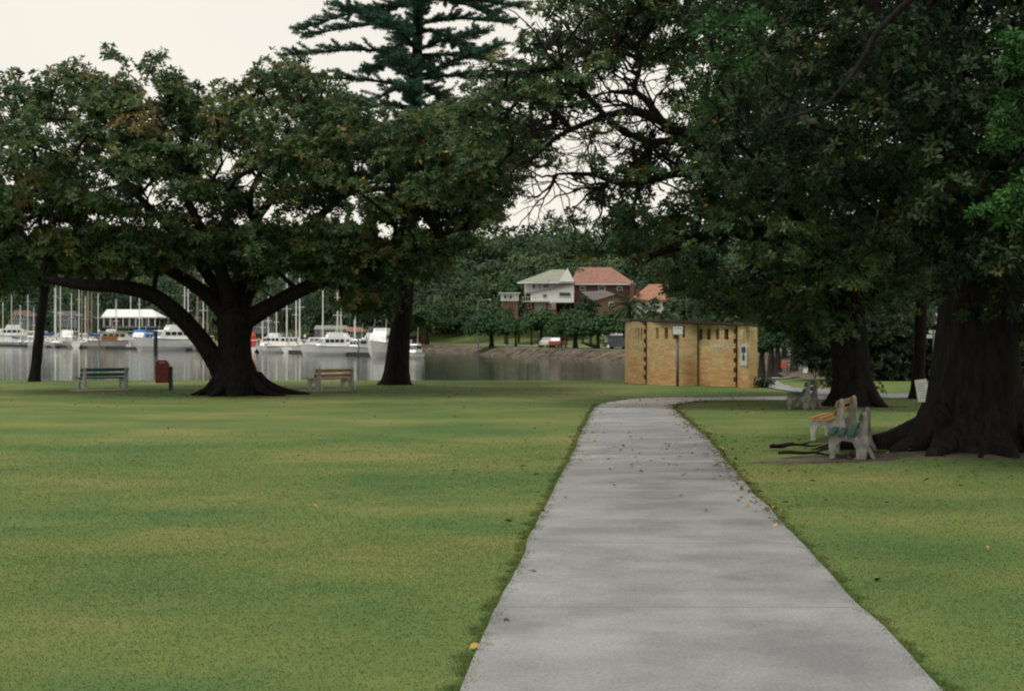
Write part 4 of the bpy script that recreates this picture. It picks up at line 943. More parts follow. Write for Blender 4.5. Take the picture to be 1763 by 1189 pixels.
# red sign and white board by the cove
X, Y = (1349-CX)/F*106, 106.; e0 = empty('red_sign', (X, Y, h1(X, Y)), 0, 'red square sign on a short post among the cove trees', 'sign')
MB().box((0, 0, .75), (.38, .03, .42)).build('panel', simple('sign_red', (.45, .06, .04), .6, .1, 3), e0, bevel=.005); MB().box((.28, .0, .35), (.06, .06, .9)).build('post', M_DARK, e0); MB().box((0.22, .03, .75), (.2, .03, .05)).build('bracket', M_DARK, e0)
X, Y = (1386-CX)/F*104, 104.; e0 = empty('white_board', (X, Y, h1(X, Y)), R(10), 'tilted white board standing under the cove trees', 'board')
o = MB().box((0, 0, .38), (.34, .04, .74)).build('panel', M_WHITE, e0, bevel=.01); o.rotation_euler = (0, R(9), 0); MB().box((.02, .12, .3), (.04, .2, .6)).build('leg', M_DARK, e0)
# street lamp on the far bank
X, D = (823-CX)/F*225, 225.; e0 = empty('street_lamp', (X, D, h1(X, D)), 0, 'thin street lamp with a short arm among the hill trees', 'street lamp')
zt = EYE-(517-HY)/F*D-h1(X, D)
MB().tube([(0, 0, 0), (0, 0, zt)], [.12, .07], 8).build('pole', M_GREY, e0); MB().tube([(0, 0, zt-.1), (.7, 0, zt+.1), (1.5, 0, zt+.15)], .05, 6).build('arm', M_GREY, e0); MB().box((1.8, 0, zt+.13), (.6, .25, .14)).build('lamp_head', M_WHITE2, e0, bevel=.03)

# ------------------------------------------------------------------ amenities block
M_BRICK, nt, b = mat('tan_brick')
uvn = N(nt, 'ShaderNodeUVMap'); br = N(nt, 'ShaderNodeTexBrick'); br.offset = .5
nt.links.new(uvn.outputs[0], br.inputs['Vector']); br.inputs['Scale'].default_value = 1
br.inputs['Color1'].default_value = (.66, .51, .27, 1); br.inputs['Color2'].default_value = (.48, .35, .175, 1); br.inputs['Mortar'].default_value = (.40, .34, .25, 1)
br.inputs['Mortar Size'].default_value = .008; br.inputs['Brick Width'].default_value = .24; br.inputs['Row Height'].default_value = .086; br.inputs['Bias'].default_value = -.1
sp = N(nt, 'ShaderNodeSeparateXYZ'); nt.links.new(uvn.outputs[0], sp.inputs[0])
no = N(nt, 'ShaderNodeTexNoise'); no.inputs['Scale'].default_value = 1.3; no.inputs['Detail'].default_value = 6
m2 = N(nt, 'ShaderNodeMapping'); m2.inputs['Scale'].default_value = (.6, 1.6, 1); nt.links.new(uvn.outputs[0], m2.inputs[0]); nt.links.new(m2.outputs[0], no.inputs['Vector'])
st = N(nt, 'ShaderNodeMath', operation='MULTIPLY_ADD'); nt.links.new(no.outputs['Fac'], st.inputs[0]); st.inputs[1].default_value = 1.6
sb_ = N(nt, 'ShaderNodeMath', operation='MULTIPLY'); nt.links.new(sp.outputs['Y'], sb_.inputs[0]); sb_.inputs[1].default_value = -.34; nt.links.new(sb_.outputs[0], st.inputs[2])
rs = N(nt, 'ShaderNodeValToRGB'); rs.color_ramp.elements[0].position = .15; rs.color_ramp.elements[1].position = .75; nt.links.new(st.outputs[0], rs.inputs['Fac'])
mx = N(nt, 'ShaderNodeMix', data_type='RGBA', blend_type='MULTIPLY'); nt.links.new(rs.outputs['Color'], mx.inputs[0]); nt.links.new(br.outputs['Color'], mx.inputs[6]); mx.inputs[7].default_value = (.95, .74, .62, 1)
nt.links.new(mx.outputs[2], b.inputs['Base Color']); b.inputs['Roughness'].default_value = .9; b.inputs['Specular IOR Level'].default_value = .15
bp = N(nt, 'ShaderNodeBump'); bp.inputs['Strength'].default_value = .4; bp.inputs['Distance'].default_value = .01; nt.links.new(br.outputs['Fac'], bp.inputs['Height']); bp.invert = True; nt.links.new(bp.outputs['Normal'], b.inputs['Normal'])
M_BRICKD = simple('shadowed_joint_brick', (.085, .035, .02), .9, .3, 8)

def PX(px, D): return ((px-CX)/F*D, D)
blk = empty('amenities_block', (6.6, 53.5, 0), 0, 'tan brick toilet block with curved walls, slot windows and flat dark roof', 'toilet block')
OX, OY = 6.6, 53.5
def zroof(x): return 2.40-.052*(x-4.2)
def wall(name, pts, slots, zlo=1.72, zhi=2.15, u0=0, thick=.22):
    """pts plan polyline going left->right seen from outside; slots in metres along"""
    P = resample(pts, .09); s = np.concatenate([[0], np.cumsum(np.linalg.norm(np.diff(P, axis=0), axis=1))])
    cuts = sorted(set([0, s[-1]]+list(np.arange(0, s[-1], .12))+[v for sl in slots for v in sl]))
    cuts = [c for i, c in enumerate(cuts) if i == 0 or c-cuts[i-1] > 1e-4]
    V, Fc, UV = [], [], []
    def pt(c, dep=0):
        x = np.interp(c, s, P[:, 0]); y = np.interp(c, s, P[:, 1]); i = min(max(np.searchsorted(s, c), 1), len(s)-1); d = unit(P[i]-P[i-1]); nn = np.array([d[1], -d[0]])
        return (x-nn[0]*dep-OX, y-nn[1]*dep-OY)
    def quad(a, b_, za0, za1, zb0, zb1, da=0, db=0):
        i = len(V); A_, B_ = pt(a, da), pt(b_, db)
        V.extend([(A_[0], A_[1], za0), (B_[0], B_[1], zb0), (B_[0], B_[1], zb1), (A_[0], A_[1], za1)]); Fc.append((i, i+1, i+2, i+3))
        UV.extend([(u0+a+da, za0), (u0+b_+db, zb0), (u0+b_+db, zb1), (u0+a+da, za1)])
    shade_panes = {}
    for a, b_ in zip(cuts[:-1], cuts[1:]):
        za = zroof(pt(a)[0]+OX); zb = zroof(pt(b_)[0]+OX); mid = (a+b_)/2
        if any(sl[0] < mid < sl[1] for sl in slots):
            quad(a, b_, -.15, zlo, -.15, zlo); quad(a, b_, zhi, za, zhi, zb)
            A_, B_, A2, B2 = pt(a), pt(b_), pt(a, .18), pt(b_, .18)
            for zz in (zlo, zhi):
                i = len(V); V.extend([(A_[0], A_[1], zz), (B_[0], B_[1], zz), (B2[0], B2[1], zz), (A2[0], A2[1], zz)]); Fc.append((i, i+1, i+2, i+3)); UV.extend([(0, 0), (.1, 0), (.1, .1), (0, .1)])
            shade_panes.setdefault(next(q for q, sl in enumerate(slots) if sl[0] < mid < sl[1]), MB()).add([(A2[0], A2[1], zlo), (B2[0], B2[1], zlo), (B2[0], B2[1], zhi), (A2[0], A2[1], zhi)], [(0, 1, 2, 3)])
        else: quad(a, b_, -.15, za, -.15, zb)
    for sl in slots:
        for c in sl:
            quad(c, c, zlo, zhi, zlo, zhi, 0, .18)
    # closed ends with thickness
    for c in (0, s[-1]): zc = zroof(pt(c)[0]+OX); quad(c, c, -.15, zc, -.15, zc, 0, thick)
    me = bpy.data.meshes.new(name); me.from_pydata(V, [], Fc); l = me.uv_layers.new(name='UVMap'); l.data.foreach_set('uv', np.array(UV, np.float32).ravel()); me.materials.append(M_BRICK); me.update()
    o = link(name, me, blk)
    for q in shade_panes.values(): q.build('slot_shade_pane', M_RUB_SHADE, o)  # near-black panes: the dark of the slot interiors is put into their colour
    return P, s
wA = [PX(1076, 57.5), PX(1077.5, 56.3), PX(1083, 55.2), PX(1094, 54.5), PX(1112, 54.1)]
wB = [PX(1114, 53.75), PX(1135, 52.9), PX(1160, 52.4), PX(1180, 52.25), PX(1200, 52.3)]
wC = [PX(1200, 52.5), PX(1222, 52.1), PX(1245, 51.6), PX(1267, 51.3)]
wD = [PX(1270, 50.9), PX(1280, 50.2), PX(1290, 50.0), PX(1298, 50.4), PX(1303, 51.6), PX(1304, 53.5)]
def alen(P, px):
    q = CX+P[:, 0]/P[:, 1]*F; s = np.concatenate([[0], np.cumsum(np.linalg.norm(np.diff(P, axis=0), axis=1))]); return float(np.interp(px, q, s))
def slots_px(pts, cs, w):
    P = resample(pts, .09); return [(alen(P, c)-w/2, alen(P, c)+w/2) for c in cs]
wall('wall', wA, slots_px(wA, [1086, 1090.5, 1095, 1099.5, 1104.5], .065), 1.70, 2.14)
wall('wall', wB, slots_px(wB, [1131.5, 1147, 1162], .17), 1.72, 2.14, 3)
wall('wall', wC, slots_px(wC, [1206, 1220, 1235, 1250.5], .17), 1.70, 2.10, 7)
wall('wall', wD, slots_px(wD, [1281, 1285.5, 1290, 1294.5, 1298.5], .07), 1.62, 2.03, 9)
wall('wall', [PX(1304, 53.5), (9.3, 56.5), (8.0, 58.0), (5.5, 58.3), PX(1076, 57.5)], [], u0=12)
# return wall between B and C
wall('wall', [PX(1200, 52.3), (PX(1200, 52.3)[0], 52.5)], [], u0=20)
# toothed joints
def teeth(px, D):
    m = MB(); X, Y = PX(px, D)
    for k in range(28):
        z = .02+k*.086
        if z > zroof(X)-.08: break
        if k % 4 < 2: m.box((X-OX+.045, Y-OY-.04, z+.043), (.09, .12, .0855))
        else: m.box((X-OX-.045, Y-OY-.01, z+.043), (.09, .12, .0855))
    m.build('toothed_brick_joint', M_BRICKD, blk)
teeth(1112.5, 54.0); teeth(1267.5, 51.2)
out = [PX(1084, 54.9), PX(1112, 53.9), PX(1135, 52.7), PX(1160, 52.2), PX(1200, 52.1), PX(1230, 51.7), PX(1262, 51.2), PX(1280, 50.0), PX(1292, 49.85), PX(1302, 50.6), PX(1306, 53), (9.4, 56.6), (8.1, 58.15), (5.5, 58.45), (4.4, 57.8), (4.35, 56.3)]
m = MB(); n = len(out); vs = [(x-OX, y-OY, zroof(x)+.02) for x, y in out]+[(x-OX, y-OY, zroof(x)+.11) for x, y in out]
m.add(vs, [tuple(range(n)), tuple(range(2*n-1, n-1, -1))]+[(i, i+n, (i+1) % n+n, (i+1) % n) for i in range(n)])
m.build('roof', M_FASC, blk)
# graffiti, painted on the recessed wall
def text(body, size, mt, name, parent, loc, rot, ext=.002, shear=0):
    cu = bpy.data.curves.new(name, 'FONT'); cu.body = body; cu.size = size; cu.extrude = ext; cu.align_x = 'CENTER'; cu.align_y = 'CENTER'; cu.shear = shear; cu.offset = .004
    o = bpy.data.objects.new('t', cu); COL.objects.link(o); dg = bpy.context.evaluated_depsgraph_get(); me = bpy.data.meshes.new_from_object(o.evaluated_get(dg)); bpy.data.objects.remove(o)
    me.materials.clear(); me.materials.append(mt); q = link(name, me, parent); q.location = loc; q.rotation_euler = rot; return q
M_CHALK = simple('white_spray', (.60, .58, .50), .9, .3, 20)
P = resample(wC, .09)
for k, ch in enumerate('RAMMEX'):
    px = 1224.5+k*5.6; s_ = alen(P, px); ss = np.concatenate([[0], np.cumsum(np.linalg.norm(np.diff(P, axis=0), axis=1))])
    x = np.interp(s_, ss, P[:, 0]); y = np.interp(s_, ss, P[:, 1]); i = int(np.clip(np.searchsorted(ss, s_), 1, len(ss)-1)); d = P[i]-P[i-1]; an = math.atan2(d[1], d[0])
    z = EYE-(596.5-HY)/F*y
    text(ch, .27, M_CHALK, 'graffiti_letter', blk, (x-OX+math.sin(an)*.006, y-OY-math.cos(an)*.006, z+random.uniform(-.01, .01)), (R(90), R(random.uniform(-6, 6)), an), .001, .15)
# poster on the right-hand curve: a pale arched sheet with a dark picture
pa, pb = np.array(PX(1276.5, 50.42)), np.array(PX(1288.5, 49.97)); an = math.atan2(pb[1]-pa[1], pb[0]-pa[0]); pw = np.linalg.norm(pb-pa)
ps = empty('wall_poster', ((pa[0]+pb[0])/2+math.sin(an)*.05, (pa[1]+pb[1])/2-math.cos(an)*.05, 1.15), an, 'tall white poster with a dark blue figure picture on the right curved brick wall', 'poster')
MB().prism([(-pw/2, -.36), (pw/2, -.36), (pw/2, .33), (pw/4, .40), (-pw/4, .40), (-pw/2, .33)], -.006, .006, 'y').build('sheet', simple('poster_paper', (.52, .56, .56), .7, .15, 10), ps)
M_INK = simple('poster_ink', (.04, .05, .10), .7, .4, 16)
MB().box((0, -.009, .20), (pw*.62, .004, .20)).build('picture', M_INK, ps); m = MB(); m.prism([(-.07, -.18), (.08, -.18), (.09, -.05), (.04, .03), (.05, .09), (-.01, .10), (-.03, .03), (-.08, -.04)], -.011, -.007, 'y'); m.build('figure', M_INK, ps)
# light box on a pole standing before the wall
X, Y = PX(1166.5, 51.6); e0 = empty('lit_sign_pole', (X, Y, 0), 0, 'grey pole with a square white sign box in front of the brick block', 'sign pole')
MB().tube([(0, 0, -.1), (0, 0, 1.95)], .055, 12).build('pole', M_GREY, e0, smooth=True)
MB().box((0, -.02, 2.05), (.40, .26, .36)).build('sign_box', M_GREY, e0, bevel=.01)
MB().box((-.01, -.155, 2.03), (.35, .01, .28)).build('sign_face', M_WHITE, e0)
m = MB()
for k in range(4): m.box((-.11+k*.065, -.163, 2.11), (.04, .004, .055))
m.build('faded_lettering', simple('faded_pink', (.55, .28, .27), .7, .1, 5), e0)
MB().box((.23, .05, 1.99), (.06, .22, .42)).build('side_cover', M_DARK, e0)

# ------------------------------------------------------------------ houses
def hbox(m, x0, x1, y0, y1, D0, D1):
    """box whose front face at D0 spans the given photo rectangle"""
    a = at(x0, y1, D0); b_ = at(x1, y0, D0); m.box(((a.x+b_.x)/2, (D0+D1)/2, (a.z+b_.z)/2), (b_.x-a.x, D1-D0, b_.z-a.z)); return m
def part(name, mt, root, rects, D0, D1, bevel=0):
    m = MB()
    for r_ in rects: hbox(m, *r_, D0, D1)
    m.v = [(x-root.location.x, y-root.location.y, z-root.location.z) for x, y, z in m.v]
    return m.build(name, mt, root, bevel)
def proof(name, mt, root, pts, faces):
    m = MB().add([tuple(Vector(p)-root.location) for p in pts], faces); return m.build(name, mt, root)
def windows(root, rects, D, frame=M_WHITE, depth=.12):
    for r_ in rects:
        f = part('window', frame, root, [r_], D-.14, D-.02); x0, x1, y0, y1 = r_; i = .9
        g_ = part('pane', M_WIN, root, [(x0+i, x1-i, y0+i, y1-i)], D-.19, D-.15); g_.parent = f
Dh = 262.
hs = empty('white_house', at(942, 548, Dh), 0, 'three storey white hillside house with sage roof, balcony and red lower panels', 'house')
part('upper_wall', M_WHITE, hs, [(903, 986, 486, 504)], Dh+3, Dh+12)
windows(hs, [(916, 922, 488, 497), (927, 931, 488, 497), (935, 945, 488.5, 496)], Dh+3)
part('middle_wall', M_WHITE, hs, [(914, 988, 504, 520.5)], Dh, Dh+11)
a, b2 = at(905, 504, Dh-.6), at(991, 488, Dh-.6)
proof('lean_roof', M_SAGE, hs, [at(914, 504, Dh-.02), at(988.5, 504, Dh-.02), at(988.5, 489.5, Dh-.02), at(914, 504, Dh+7), at(988.5, 504, Dh+7), at(988.5, 489.5, Dh+7)], [(0, 1, 2), (3, 5, 4), (0, 2, 5, 3), (1, 4, 5, 2), (0, 3, 4, 1)]).data.materials[0] = M_WHITE
proof('lean_roof_sheet', M_GREY, hs, [at(912, 503.6, Dh-.5), at(990, 488, Dh-.5), at(990, 489.4, Dh-.5), at(912, 505, Dh-.5), at(912, 503.6, Dh+7.5), at(990, 488, Dh+7.5), at(990, 489.4, Dh+7.5), at(912, 505, Dh+7.5)], [(0, 1, 2, 3), (7, 6, 5, 4), (0, 4, 5, 1), (3, 2, 6, 7), (0, 3, 7, 4), (1, 5, 6, 2)])
windows(hs, [(962, 983, 502.5, 510), (934, 942, 506, 513)], Dh)
part('balcony', M_WHITE2, hs, [(900, 946, 517.5, 519.5)], Dh-2.2, Dh-.03)
m = MB(); 
part('railing', M_WHITE2, hs, [(900, 946, 510.5, 511.3)]+[(900+i*4.4, 900.7+i*4.4, 511.3, 517.5) for i in range(11)], Dh-2.2, Dh-2.12)
part('lower_wall', M_WHITE2, hs, [(906, 930, 520.7, 545), (930, 940, 520.7, 545)], Dh+.4, Dh+10)
part('red_panels', M_REDW, hs, [(905, 919.5, 520.7, 532), (940.2, 958, 520.7, 545)], Dh+.1, Dh+9.8)
part('brick_base', M_BRKR, hs, [(903, 921, 532.3, 545)], Dh-.4, Dh+9)
windows(hs, [(908, 915, 521.5, 531), (945, 950.5, 521, 532), (952, 956, 522, 532)], Dh+.1)
part('veranda_post', M_WHITE2, hs, [(904, 905, 486, 510)], Dh-2.2, Dh-2.1)
# sage hip roof + white gable
def hip(name, mt, root, x0, x1, ye, xr0, xr1, yr, D0, D1):
    Dm = (D0+D1)/2
    p = [at(x0, ye, D0), at(x1, ye, D0), at(x1, ye, D0), at(x0, ye, D0), at(xr0, yr, Dm), at(xr1, yr, Dm)]
    p[2] = Vector((p[1].x, D1, p[1].z)); p[3] = Vector((p[0].x, D1, p[0].z))
    e_ = [q-Vector((0, 0, .25)) for q in p[:4]]
    return proof(name, mt, root, p+e_, [(0, 1, 5, 4), (1, 2, 5), (2, 3, 4, 5), (3, 0, 4), (6, 7, 1, 0), (7, 8, 2, 1), (8, 9, 3, 2), (9, 6, 0, 3), (9, 8, 7, 6)])
hip('hip_roof', M_SAGE, hs, 891, 988, 485.5, 950, 972, 464, Dh+1, Dh+14)
part('eave_board', M_WHITE, hs, [(890.5, 988, 485.8, 487.6)], Dh+.6, Dh+.95)
proof('gable', M_WHITE, hs, [at(962, 485, Dh+.3), at(989, 485, Dh+.3), at(977, 461, Dh+.3), at(962, 485, Dh+8), at(989, 485, Dh+8), at(977, 461, Dh+8)], [(0, 1, 2), (3, 5, 4), (0, 2, 5, 3), (1, 4, 5, 2), (0, 3, 4, 1)])
part('dormer_band', M_WHITE2, hs, [(918, 944, 480, 485)], Dh+.8, Dh+4)
# red tiled house
Dr = 268.
hr = empty('red_roofed_house', at(1040, 545, Dr), 0, 'long house with terracotta hip roof right of the white house', 'house')
hip('roof', M_TILE, hr, 983, 1094, 488, 995, 1052, 460, Dr, Dr+14)
part('gutter', M_WHITE, hr, [(983, 1094, 488.4, 490)], Dr-.35, Dr-.05)
part('wall', M_BRKR, hr, [(988, 1089, 490.2, 530)], Dr+.5, Dr+13); windows(hr, [(998, 1008, 492, 500), (1030, 1042, 492, 500), (1062, 1072, 493, 500)], Dr+.5)
part('chimney', M_BRKR, hr, [(1086, 1093, 487, 517)], Dr-2.2, Dr-.6)
Db = 250.
hb_ = empty('brown_brick_house', at(1042, 545, Db), 0, 'lower brown brick house with dark gable roof below the terracotta roof', 'house')
proof('roof', M_BROWNR, hb_, [at(1000, 502, Db+8), at(1042, 500, Db+8), at(1060, 506.5, Db-.3), at(1021, 518, Db-.3), at(1080, 520, Db-.3), at(1082, 518, Db+8)], [(0, 1, 2, 3), (1, 5, 4, 2)])
proof('gable_wall', M_BRKB, hb_, [at(1021, 519, Db), at(1060, 507.5, Db), at(1079, 521, Db), at(1079, 545, Db), at(1021, 545, Db), at(1021, 519, Db+7), at(1060, 507.5, Db+7), at(1079, 521, Db+7), at(1079, 545, Db+7), at(1021, 545, Db+7)], [(0, 1, 2, 3, 4), (9, 8, 7, 6, 5), (0, 5, 6, 1), (1, 6, 7, 2), (2, 7, 8, 3), (4, 9, 5, 0)])
windows(hb_, [(1048, 1058, 520, 527)], Db)
Do = 256.
ho = empty('orange_roofed_house', at(1125, 545, Do), 0, 'house with orange hip roof and white side wall above the brick block', 'house')
hip('roof', M_TILEO, ho, 1090, 1160, 516, 1118, 1150, 489, Do, Do+13)
part('wall', M_WHITE, ho, [(1096, 1158, 516.4, 540)], Do+.4, Do+12); windows(ho, [(1104, 1112, 519, 527), (1140, 1150, 519, 528)], Do+.4)
part('chimney', M_BRKR, ho, [(1096, 1101, 497, 512)], Do+1, Do+2.2)
Ds = 258.
hw = empty('small_flat_house', at(876, 535, Ds), 0, 'small white flat roofed house left of the three storey one', 'house')
part('wall', M_WHITE, hw, [(862, 893, 505.6, 518)], Ds, Ds+7); part('foundation', M_BRKB, hw, [(863, 892, 518.2, 552)], Ds+.2, Ds+6.8); part('roof', M_WHITE2, hw, [(859, 896, 503.4, 505.4)], Ds-.8, Ds+7.5); windows(hw, [(867, 873, 507.5, 514), (876, 882, 508, 514.5)], Ds)
# pale carport roof by the far road
Dq = 186.
cp = empty('carport', (at(1062, 590, Dq).x, Dq, 0), 0, 'low white carport roof on posts beside the far road', 'carport')
part('roof', M_WHITE, cp, [(1041, 1085, 573, 577)], Dq+6, Dq+12); part('wall', M_WHITE2, cp, [(1044, 1082, 577.4, 590)], Dq+8, Dq+11.8)
part('post', M_WHITE2, cp, [(1045, 1046.2, 577.2, 598)], Dq+6.2, Dq+6.4); part('post', M_WHITE2, cp, [(1080, 1081.2, 577.2, 598)], Dq+6.2, Dq+6.4)

# ------------------------------------------------------------------ cars
def car(X, Y, rz, col, label, L=4.3, wag=False):
    e0 = empty('parked_car', (X, Y, h1(X, Y)+.05), rz, label, 'car', 'cars parked along the far road')
    p = [(-L/2, .35), (-L/2, .80), (-L/2+.15, .92), (-L*.22, .95), (L*.28, .92), (L/2-.1, .78), (L/2, .6), (L/2, .32), (L/2-.4, .24), (-L/2+.3, .24)]
    MB().prism(p, -.84, .84, 'y').build('body', col, e0, bevel=.05)
    q = [(-L/2+.2, .90), (-L/2+(.25 if wag else .55), 1.36), (.35, 1.40), (L*.27, .90)]
    m = MB().prism(q, -.72, .72, 'y'); m.v = [(x, y*(.86 if z > 1 else 1), z) for x, y, z in m.v]; m.build('cabin_glass', M_WIN, e0, bevel=.03)
    MB().box((-.15 if not wag else -.3, 0, 1.41), (1.5 if not wag else 2.1, 1.18, .05)).build('roof', col, e0, bevel=.02)
    for sx in (-L*.3, L*.31):
        for sy in (-.82, .82):
            w_ = MB().tube([(sx, sy-.1, .31), (sx, sy+.1, .31)], .31, 16).build('wheel', M_RUB_SHADE, e0); MB().tube([(sx, sy-.112*(1 if sy < 0 else -1), .31), (sx, sy-.105*(1 if sy < 0 else -1), .31)], .18, 12).build('rim', M_ALU, w_)
    for sy in (-.6, .6):
        MB().box((L/2-.02, sy, .62), (.06, .3, .14)).build('headlight', M_WHITE, e0); MB().box((-L/2+.01, sy, .72), (.06, .28, .14)).build('tail_light', M_CANR, e0)
cw = simple('car_white', (.55, .56, .56), .25, .05, 2); cr = simple('car_orange', (.25, .07, .04), .25, .05, 2); cd = simple('car_dark', (.04, .045, .05), .25, .05, 2); cm = simple('car_maroon', (.17, .03, .03), .25, .05, 2)
car((718-CX)/F*266, 266, R(25), cm, 'dark red parked car left of the dark round bank tree', 4.3, True)
car((947-CX)/F*199, 199, R(70), cw, 'white parked car under the bank trees, left of the orange one'); car((961-CX)/F*196, 196, R(75), cr, 'orange red parked car right of the white car'); car((1068-CX)/F*180, 180, R(160), cd, 'dark parked car at the left end of the brick block')

# ------------------------------------------------------------------ boats
def hull(L, B, Hh, stern=.85, bowf=.5, n=12, sheer=.25, rake=.12, chine=.7):
    """bow at +x"""
    V, Fc = [], []; k = 7
    for i in range(n+1):
        t = i/n; x = -L/2+L*t
        b_ = B/2*(stern+(1-stern)*min(1, t/.4) if t < .4 else math.sqrt(max(0, 1-((t-.4)/.6)**2.2)))
        b_ = max(b_, .02); zt = Hh*(1+sheer*max(0, t-.35)**1.5*1.6); xt = x+L*rake*max(0, t-.6)/.4
        zb = -.35+(.35*max(0, (t-.8)/.2))
        ring = [(xt, -b_, zt), (x+(xt-x)*.4, -b_*chine, zt*.35), (x, -b_*.55*chine, zb*.5), (x, 0, zb), (x, b_*.55*chine, zb*.5), (x+(xt-x)*.4, b_*chine, zt*.35), (xt, b_, zt)]
        V += ring
    for i in range(n):
        for j in range(k-1):
            a = i*k+j; Fc.append((a, a+k, a+k+1, a+1))
        Fc.append((i*k+k-1, (i+1)*k+k-1, (i+1)*k, i*k))   # deck
    Fc.append(tuple(range(k)))
    return MB().add(V, Fc)
def cabin(m, x0, x1, w, z0, z1, f=.35, r=.15, wt=.82):
    h_ = z1-z0
    m.add([(x0, -w/2, z0), (x1, -w/2, z0), (x1, w/2, z0), (x0, w/2, z0), (x0+r*h_, -w/2*wt, z1), (x1-f*h_, -w/2*wt, z1), (x1-f*h_, w/2*wt, z1), (x0+r*h_, w/2*wt, z1)], [(3, 2, 1, 0), (4, 5, 6, 7), (0, 1, 5, 4), (1, 2, 6, 5), (2, 3, 7, 6), (3, 0, 4, 7)])
    return m
def wpos(px, wl): 
    D = (EYE-WL)*F/(wl-HY); return (px-CX)/F*D, D
def sail(X, Y, rz, L, mast_h, hm, cover, label, mm=M_ALU, lean=0, group='sailing yachts moored in the marina'):
    e0 = empty('sailing_yacht', (X, Y, WL), rz, label, 'yacht', group)
    hull(L, L*.3, .95, .7, chine=.8).build('hull', hm, e0, smooth=False)
    MB().box((0, 0, 0), (.1, .1, .1)) 
    m = cabin(MB(), -L*.12, L*.22, L*.17, .98, 1.45, .8, .3); m.build('cabin', M_HULL, e0, bevel=.03)
    m = MB(); 
    for sx in (-.05, .05, .15): m.box((L*sx, 0, 1.22), (L*.06, L*.168, .14))
    m.build('portholes', M_WIN, e0)
    mt = MB().tube([(L*.1, 0, .9), (L*.1, 0, mast_h)], [.13, .10], 8).build('mast', mm, e0)
    MB().tube([(L*.1, -L*.09, mast_h*.55), (L*.1, L*.09, mast_h*.55)], .04, 5).tube([(L*.1, -L*.06, mast_h*.8), (L*.1, L*.06, mast_h*.8)], .035, 5).build('spreaders', mm, mt)
    MB().tube([(L*.1, 0, 1.9), (-L*.3, 0, 1.85)], .06, 6).build('boom', mm, e0)
    if cover: MB().tube([(L*.11, 0, 2.5), (L*.05, 0, 2.15), (-L*.1, 0, 2.05), (-L*.29, 0, 1.98)], [.10, .24, .2, .1], 8).build('sail_cover', cover, e0)
    m = MB()
    for p, q in (((L*.1, 0, mast_h), (L*.56, 0, 1.25)), ((L*.1, 0, mast_h), (-L*.5, 0, 1.0)), ((L*.1, 0, mast_h*.97), (L*.08, L*.14, 1.0)), ((L*.1, 0, mast_h*.97), (L*.08, -L*.14, 1.0))): m.tube([p, q], .018, 4)
    m.build('rigging', M_GREY, e0)
    m = MB()
    for k in range(6):
        x = -L*.45+k*L*.18
        for s_ in (-1, 1): m.tube([(x, s_*L*.12*(1 if k < 5 else .5), .95), (x, s_*L*.12*(1 if k < 5 else .5), 1.55)], .02, 4)
    m.build('stanchions', M_ALU, e0)
    return e0
def cruiser(X, Y, rz, L, label, hm=M_HULL, fly=True, bim=None, cab=M_HULL, hH=1.5, scale=1., extra=None):
    e0 = empty('motor_cruiser', (X, Y, WL), rz, label, 'motor boat', 'motor boats in the front row of the marina'); e0.scale = (scale,)*3
    B = L*.34; hull(L, B, hH, .9, chine=.82, rake=.10).build('hull', hm, e0)
    MB().tube([(-L/2, B*.43, hH*.9), (0, B*.505, hH*.97), (L*.25, B*.45, hH*1.03)], .045, 5).tube([(-L/2, -B*.43, hH*.9), (0, -B*.505, hH*.97), (L*.25, -B*.45, hH*1.03)], .045, 5).build('rubbing_strake', M_BLUE, e0)
    z0 = hH*1.0; z1 = z0+1.25
    c = cabin(MB(), -L*.3, L*.24, B*.82, z0, z1, .7, .1, .88).build('cabin', cab, e0, bevel=.04)
    m = MB()
    for k in range(4): m.box((-L*.21+k*L*.095, 0, z0+.78), (L*.075, B*.80, .48))
    m.build('side_windows', M_WIN, c)
    w_ = MB(); zz = z0+.5; 
    for sy in (-.26, 0, .26): w_.add([(L*.24-.7*(.42)+.04, (sy-.115)*B, zz), (L*.24-.7*(.42)+.04, (sy+.115)*B, zz), (L*.24-.7*1.05+.04, (sy+.105)*B, z0+1.08), (L*.24-.7*1.05+.04, (sy-.105)*B, z0+1.08)], [(0, 1, 2, 3)])
    w_.build('windscreen', M_WIN, c)
    MB().box((-L*.3-.02, -B*.12, z0+.6), (.05, B*.2, 1.0)).build('cabin_door', M_WIN, c)
    if fly:
        cabin(MB(), -L*.24, L*.06, B*.66, z1+.02, z1+.75, .5, .1, .9).build('flybridge', cab, e0, bevel=.04)
        m = MB(); m.box((L*.05, 0, z1+.86), (.06, B*.55, .26)); m.build('wind_deflector', M_WIN, e0)
    zt = z1+(.75 if fly else 0)
    if bim:
        MB().box((-L*.12, 0, zt+.95), (L*.26, B*.7, .10)).build('canopy', bim, e0, bevel=.04)
        m = MB()
        for sx in (-.22, -.02):
            for sy in (-1, 1): m.tube([(L*sx, sy*B*.32, zt), (L*sx, sy*B*.32, zt+.92)], .03, 5)
        m.build('canopy_frame', M_ALU, e0)
    MB().tube([(-L*.1, B*.2, zt), (-L*.14, B*.2, zt+2.4)], [.03, .015], 5).build('antenna', M_ALU, e0)
    m = MB(); pts = [(L*.12, s_*B*.42, hH+.65) for s_ in (-1,)]+[(L*.36, -B*.32, hH+.85), (L*.56, 0, hH+.95), (L*.36, B*.32, hH+.85), (L*.12, B*.42, hH+.65)]; m.tube(pts, .025, 5)
    for p in pts: m.tube([(p[0]*.97, p[1], hH), p], .02, 4)
    m.build('bow_rail', M_ALU, e0)
    return e0
X, Y = wpos(14, 594.5); cruiser(X, Y, R(200), 9.5, 'white motor cruiser with pale blue flybridge at the far left edge', bim=M_GREY, hH=1.9, scale=1.45)
